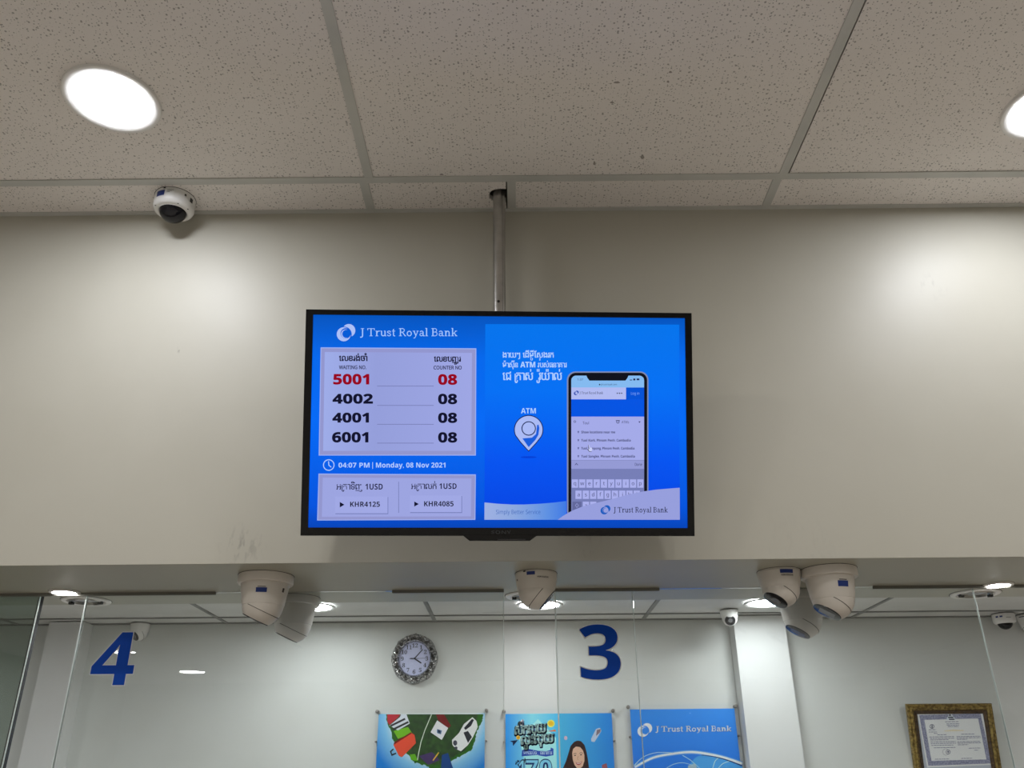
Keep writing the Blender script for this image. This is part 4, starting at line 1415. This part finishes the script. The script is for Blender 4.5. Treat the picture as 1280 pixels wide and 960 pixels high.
for s, x0, x1 in (('1', 648.5, 654.5), ('7', 657.5, 672.5), ('0', 674.5, 689.5)):
    put('figure_edge', fit(bold(s), x0 - 0.9, x1 + 0.9, 949.2 - (x0 - 648) * 0.03, 972, 0.05), ink(14, 44, 96), 3)
    put('figure', fit(bold(s), x0, x1, 950.6 - (x0 - 648) * 0.03, 971, -0.01), ink(120, 186, 236), 4)
put('hair', Art().poly([p8(*p) for p in ((670, 722), (700, 650), (725, 570), (745, 500), (780, 460), (815, 446), (850, 452), (885, 490), (905, 560), (920, 640), (930, 722))]), ink(52, 32, 30), 2)
put('face', Art().poly([p8(*p) for p in ((762, 570), (772, 525), (800, 506), (840, 510), (870, 545), (884, 590), (884, 650), (868, 700), (845, 722), (812, 722), (785, 690), (768, 640))]), ink(222, 172, 148), 3)
put('fringe', Art().poly([p8(*p) for p in ((806, 500), (770, 530), (756, 600), (752, 520), (790, 480))]).poly([p8(*p) for p in ((806, 500), (850, 515), (880, 560), (890, 610), (900, 560), (870, 500), (830, 480))]), ink(52, 32, 30), 4)
put('eye', Art().disc(*p8(790, 594), 1.3, 0.7, 12), ink(40, 26, 26), 4)
put('eye', Art().disc(*p8(850, 588), 1.3, 0.7, 12), ink(40, 26, 26), 4)
put('brow', Art().line([p8(774, 580), p8(790, 573), p8(804, 578)], 0.6), ink(60, 38, 34), 4)
put('brow', Art().line([p8(834, 573), p8(852, 566), p8(868, 573)], 0.6), ink(60, 38, 34), 4)
put('nose', Art().line([p8(822, 600), p8(812, 632), p8(826, 637)], 0.5), ink(176, 118, 98), 4)
put('mouth', Art().poly([p8(*p) for p in ((796, 662), (828, 670), (862, 652), (848, 682), (826, 692), (806, 684))]), ink(170, 56, 62), 4)
put('teeth', Art().poly([p8(*p) for p in ((803, 667), (828, 674), (855, 660), (846, 672), (828, 680), (810, 676))]), ink(240, 234, 232), 5)
put('rolled_note', Art().poly([p8(*p) for p in ((1000, 330), (1040, 318), (1054, 350), (985, 460), (955, 455), (950, 430))]), ink(176, 186, 204), 2)
put('note_print', Art().poly([p8(*p) for p in ((1008, 340), (1045, 330), (1045, 360), (1000, 400))]), ink(122, 104, 112), 3)
put('petal', Art().disc(*p8(697, 420), 2.2, 2.6, 12), ink(196, 170, 190), 2)
put('brick_note', Art().poly([p8(*p) for p in ((1058, 690), (1105, 672), (1116, 722), (1062, 722))]), ink(150, 84, 90), 2)

# third poster: plain blue with the bank's name
t3, pr3, put, w3, h3 = poster(787.4, 918.0, 886.8, 'plain blue poster with white bank name and curved light arcs, beside the pillar',
                              ramp_mat('bank_blue', [(0, (30, 98, 186)), (0.5, (40, 114, 206)), (0.86, (48, 126, 220)), (1, (52, 128, 222))], 'Z', 0.3, 0.78))
p7 = lambda x, y: (770 + x / 7.11, 860 + y / 7.11)
pl3 = Plane(t3, (t3.location.x, YI - 0.02, t3.location.z), Matrix.Identity(3))
swirl(pl3, 806.0, 912.8, 9.2, ink(226, 236, 252), ink(46, 122, 214), 0.0210, pr3, 0.00012)
put('lettering', bankname(819.0, 914.6, 907.8, 914.6, 1.05, -0.006).bolder(0.2), ink(236, 243, 255), 3)


def curve(pts, n=6):
    out = []
    P = [Vector(p) for p in pts]
    for i in range(len(P) - 1):
        p0 = P[max(i - 1, 0)]; p1 = P[i]; p2 = P[i + 1]; p3 = P[min(i + 2, len(P) - 1)]
        for k in range(n):
            t = k / n
            q = 0.5 * ((2 * p1) + (p2 - p0) * t + (2 * p0 - 5 * p1 + 4 * p2 - p3) * t * t + (3 * p1 - p0 - 3 * p2 + p3) * t ** 3)
            out.append((q.x, q.y))
    return out + [tuple(P[-1])]


top = curve([p7(*p) for p in ((165, 705), (330, 620), (520, 582), (680, 570), (820, 588), (960, 620), (1120, 672))])
put('pale_field', Art().poly(top + [p7(1130, 820), p7(160, 820)]), ink(40, 112, 204), 1)
put('pale_corner', Art().poly(curve([p7(*p) for p in ((640, 700), (720, 610), (830, 604), (960, 634), (1122, 690))]) + [p7(1128, 760), p7(640, 760)]), ink(72, 148, 216), 2)
put('arc_glow', Art().line(top, 4.4, 5.0), ink(104, 156, 222), 3)
put('arc', Art().line(top, 2.0, 3.0), ink(206, 220, 242), 4)
put('arc', Art().line(curve([p7(*p) for p in ((160, 690), (240, 615), (340, 578), (430, 572), (520, 580))]), 1.0, 0.6), ink(168, 200, 238), 4)
put('arc', Art().line(curve([p7(*p) for p in ((450, 710), (520, 675), (600, 665), (690, 690))]), 0.9, 0.6), ink(150, 190, 234), 4)
put('arc', Art().line(curve([p7(*p) for p in ((590, 598), (660, 640), (740, 710))]), 0.8, 0.8), ink(160, 200, 238), 4)
put('arc', Art().line(curve([p7(*p) for p in ((860, 712), (880, 650), (920, 615))]), 0.8, 0.8), ink(176, 210, 240), 4)
put('arc', Art().line(curve([p7(*p) for p in ((910, 712), (950, 672), (1010, 650))]), 0.8, 0.8), ink(176, 210, 240), 4)
put('dark_arc', Art().line(curve([p7(*p) for p in ((760, 596), (880, 612), (1000, 645), (1122, 692))]), 0.9, 1.4), ink(16, 40, 104), 5)
put('speckle', Art().poly([p7(*p) for p in ((640, 690), (700, 670), (720, 712), (640, 712))]), ink(150, 170, 180), 3)

# ------------------------------------------------------------------ framed certificate
CT = radians(9)
Rm = Matrix.Rotation(CT, 3, 'X')
yt = 4.535
ca = at_y(1133.4, 880.2, yt); cb = at_y(1239.8, 880.2, yt)
CW = cb.x - ca.x
CHH = 0.375
org = Vector(((ca.x + cb.x) / 2, yt, ca.z)) - Rm @ Vector((0, 0, CHH / 2))
cert = thing('framed_certificate', 'certificate in an ornate gold frame leaning out from the office wall', 'picture frame', org, rot=(CT, 0, 0))
CE = Plane(cert, org, Rm)


def frame_ring(x0, x1, z0, z1, prof, name, m):
    """mitred moulding: profile of (inset, front) pairs"""
    bm = bmesh.new()
    rs = []
    for ins, y in prof:
        rs.append([bm.verts.new(p) for p in ((x0 + ins, -y, z0 + ins), (x1 - ins, -y, z0 + ins), (x1 - ins, -y, z1 - ins), (x0 + ins, -y, z1 - ins))])
    for a, b in zip(rs, rs[1:]):
        for i in range(4):
            j = (i + 1) % 4
            bm.faces.new((a[i], a[j], b[j], b[i]))
    return obj(name, bm, m, cert)


hw, hh = CW / 2, CHH / 2
frame_ring(-hw, hw, -hh, hh, [(0, -0.02), (0, 0.0), (0.004, 0.006), (0.012, 0.004), (0.02, 0.009), (0.026, 0.004), (0.030, 0.0)], 'frame', MAT['gold'])
frame_ring(-hw + 0.030, hw - 0.030, -hh + 0.030, hh - 0.030, [(0, 0.0), (0.004, 0.003), (0.010, -0.001), (0.018, -0.006)], 'inner_moulding', MAT['goldin'])
obj('backing', bx(-hw + 0.004, hw - 0.004, 0.012, 0.018, -hh + 0.004, hh - 0.004), MAT['goldin'], cert)
mt = obj('mount', bx(-hw + 0.046, hw - 0.046, 0.0075, 0.010, -hh + 0.046, hh - 0.046), mat('mount_card', rgb(196, 204, 218), 0.5), cert)
c8 = lambda x, y: (1120 + x / 8, 870 + y / 8)


def cput(name, art, m_, layer):
    return CE.flat(name, art, m_, -0.0072 + layer * 0.00015, mt)


cput('paper', Art().poly([c8(*p) for p in ((222, 178), (868, 160), (985, 690), (318, 718))]), ink(206, 208, 228), 1)
guil = noise_mat('guilloche_print', rgb(120, 122, 152), rgb(176, 180, 206), 160, 0.5, lo=0.35, hi=0.65)
bd = Art()
o4 = [(238, 192), (852, 176), (968, 676), (330, 700)]
i4 = [(290, 240), (828, 226), (912, 636), (362, 650)]
for i in range(4):
    j = (i + 1) % 4
    bd.poly([c8(*o4[i]), c8(*o4[j]), c8(*i4[j]), c8(*i4[i])])
cput('border', bd, guil, 2)
cput('crest', Art().poly([c8(*p) for p in ((545, 168), (610, 240), (505, 244))]), ink(196, 204, 212), 3)
cput('crest_mark', Art().poly([c8(*p) for p in ((545, 178), (562, 200), (532, 200))]).rect(*c8(528, 208), *c8(580, 222)).rect(*c8(535, 228), *c8(592, 240)), ink(62, 64, 80), 4)
cput('seal', Art().ring(*c8(366, 306), 2.5, 0.7, 20).rect(*c8(362, 292), *c8(372, 320)), ink(66, 70, 96), 3)
cput('stamp', Art().ring(*c8(528, 562), 2.6, 0.6, 20).disc(*c8(528, 560), 1.1, 1.1, 12).ring(*c8(505, 562), 4.0, 0.25, 16), ink(80, 82, 110), 3)
cput('gold_line', Art().poly([c8(*p) for p in ((490, 346), (580, 336), (684, 342), (684, 352), (490, 356))]), ink(208, 200, 176), 3)
tl = Art()
random.seed(11)
for x0, x1, y in ((498, 636, 260), (510, 640, 280), (515, 636, 294), (525, 634, 308), (332, 408, 340), (335, 415, 362), (385, 420, 376), (420, 510, 390), (660, 790, 384), (340, 590, 412), (348, 590, 428), (350, 530, 442), (352, 604, 462), (355, 608, 478), (360, 580, 496), (385, 606, 520), (612, 850, 408), (614, 852, 422), (618, 720, 436), (620, 848, 460), (622, 856, 474), (624, 730, 490), (735, 856, 524), (790, 830, 544), (395, 540, 634), (660, 770, 626)):
    x = x0
    while x < x1:
        w = random.uniform(14, 40)
        e = min(x + w, x1)
        sl = -0.02
        tl.poly([c8(x, y - 3 + sl * (x - x0)), c8(e, y - 3 + sl * (e - x0)), c8(e, y + 3 + sl * (e - x0)), c8(x, y + 3 + sl * (x - x0))])
        x = e + 5
cput('text_lines', tl, ink(112, 114, 142), 3)
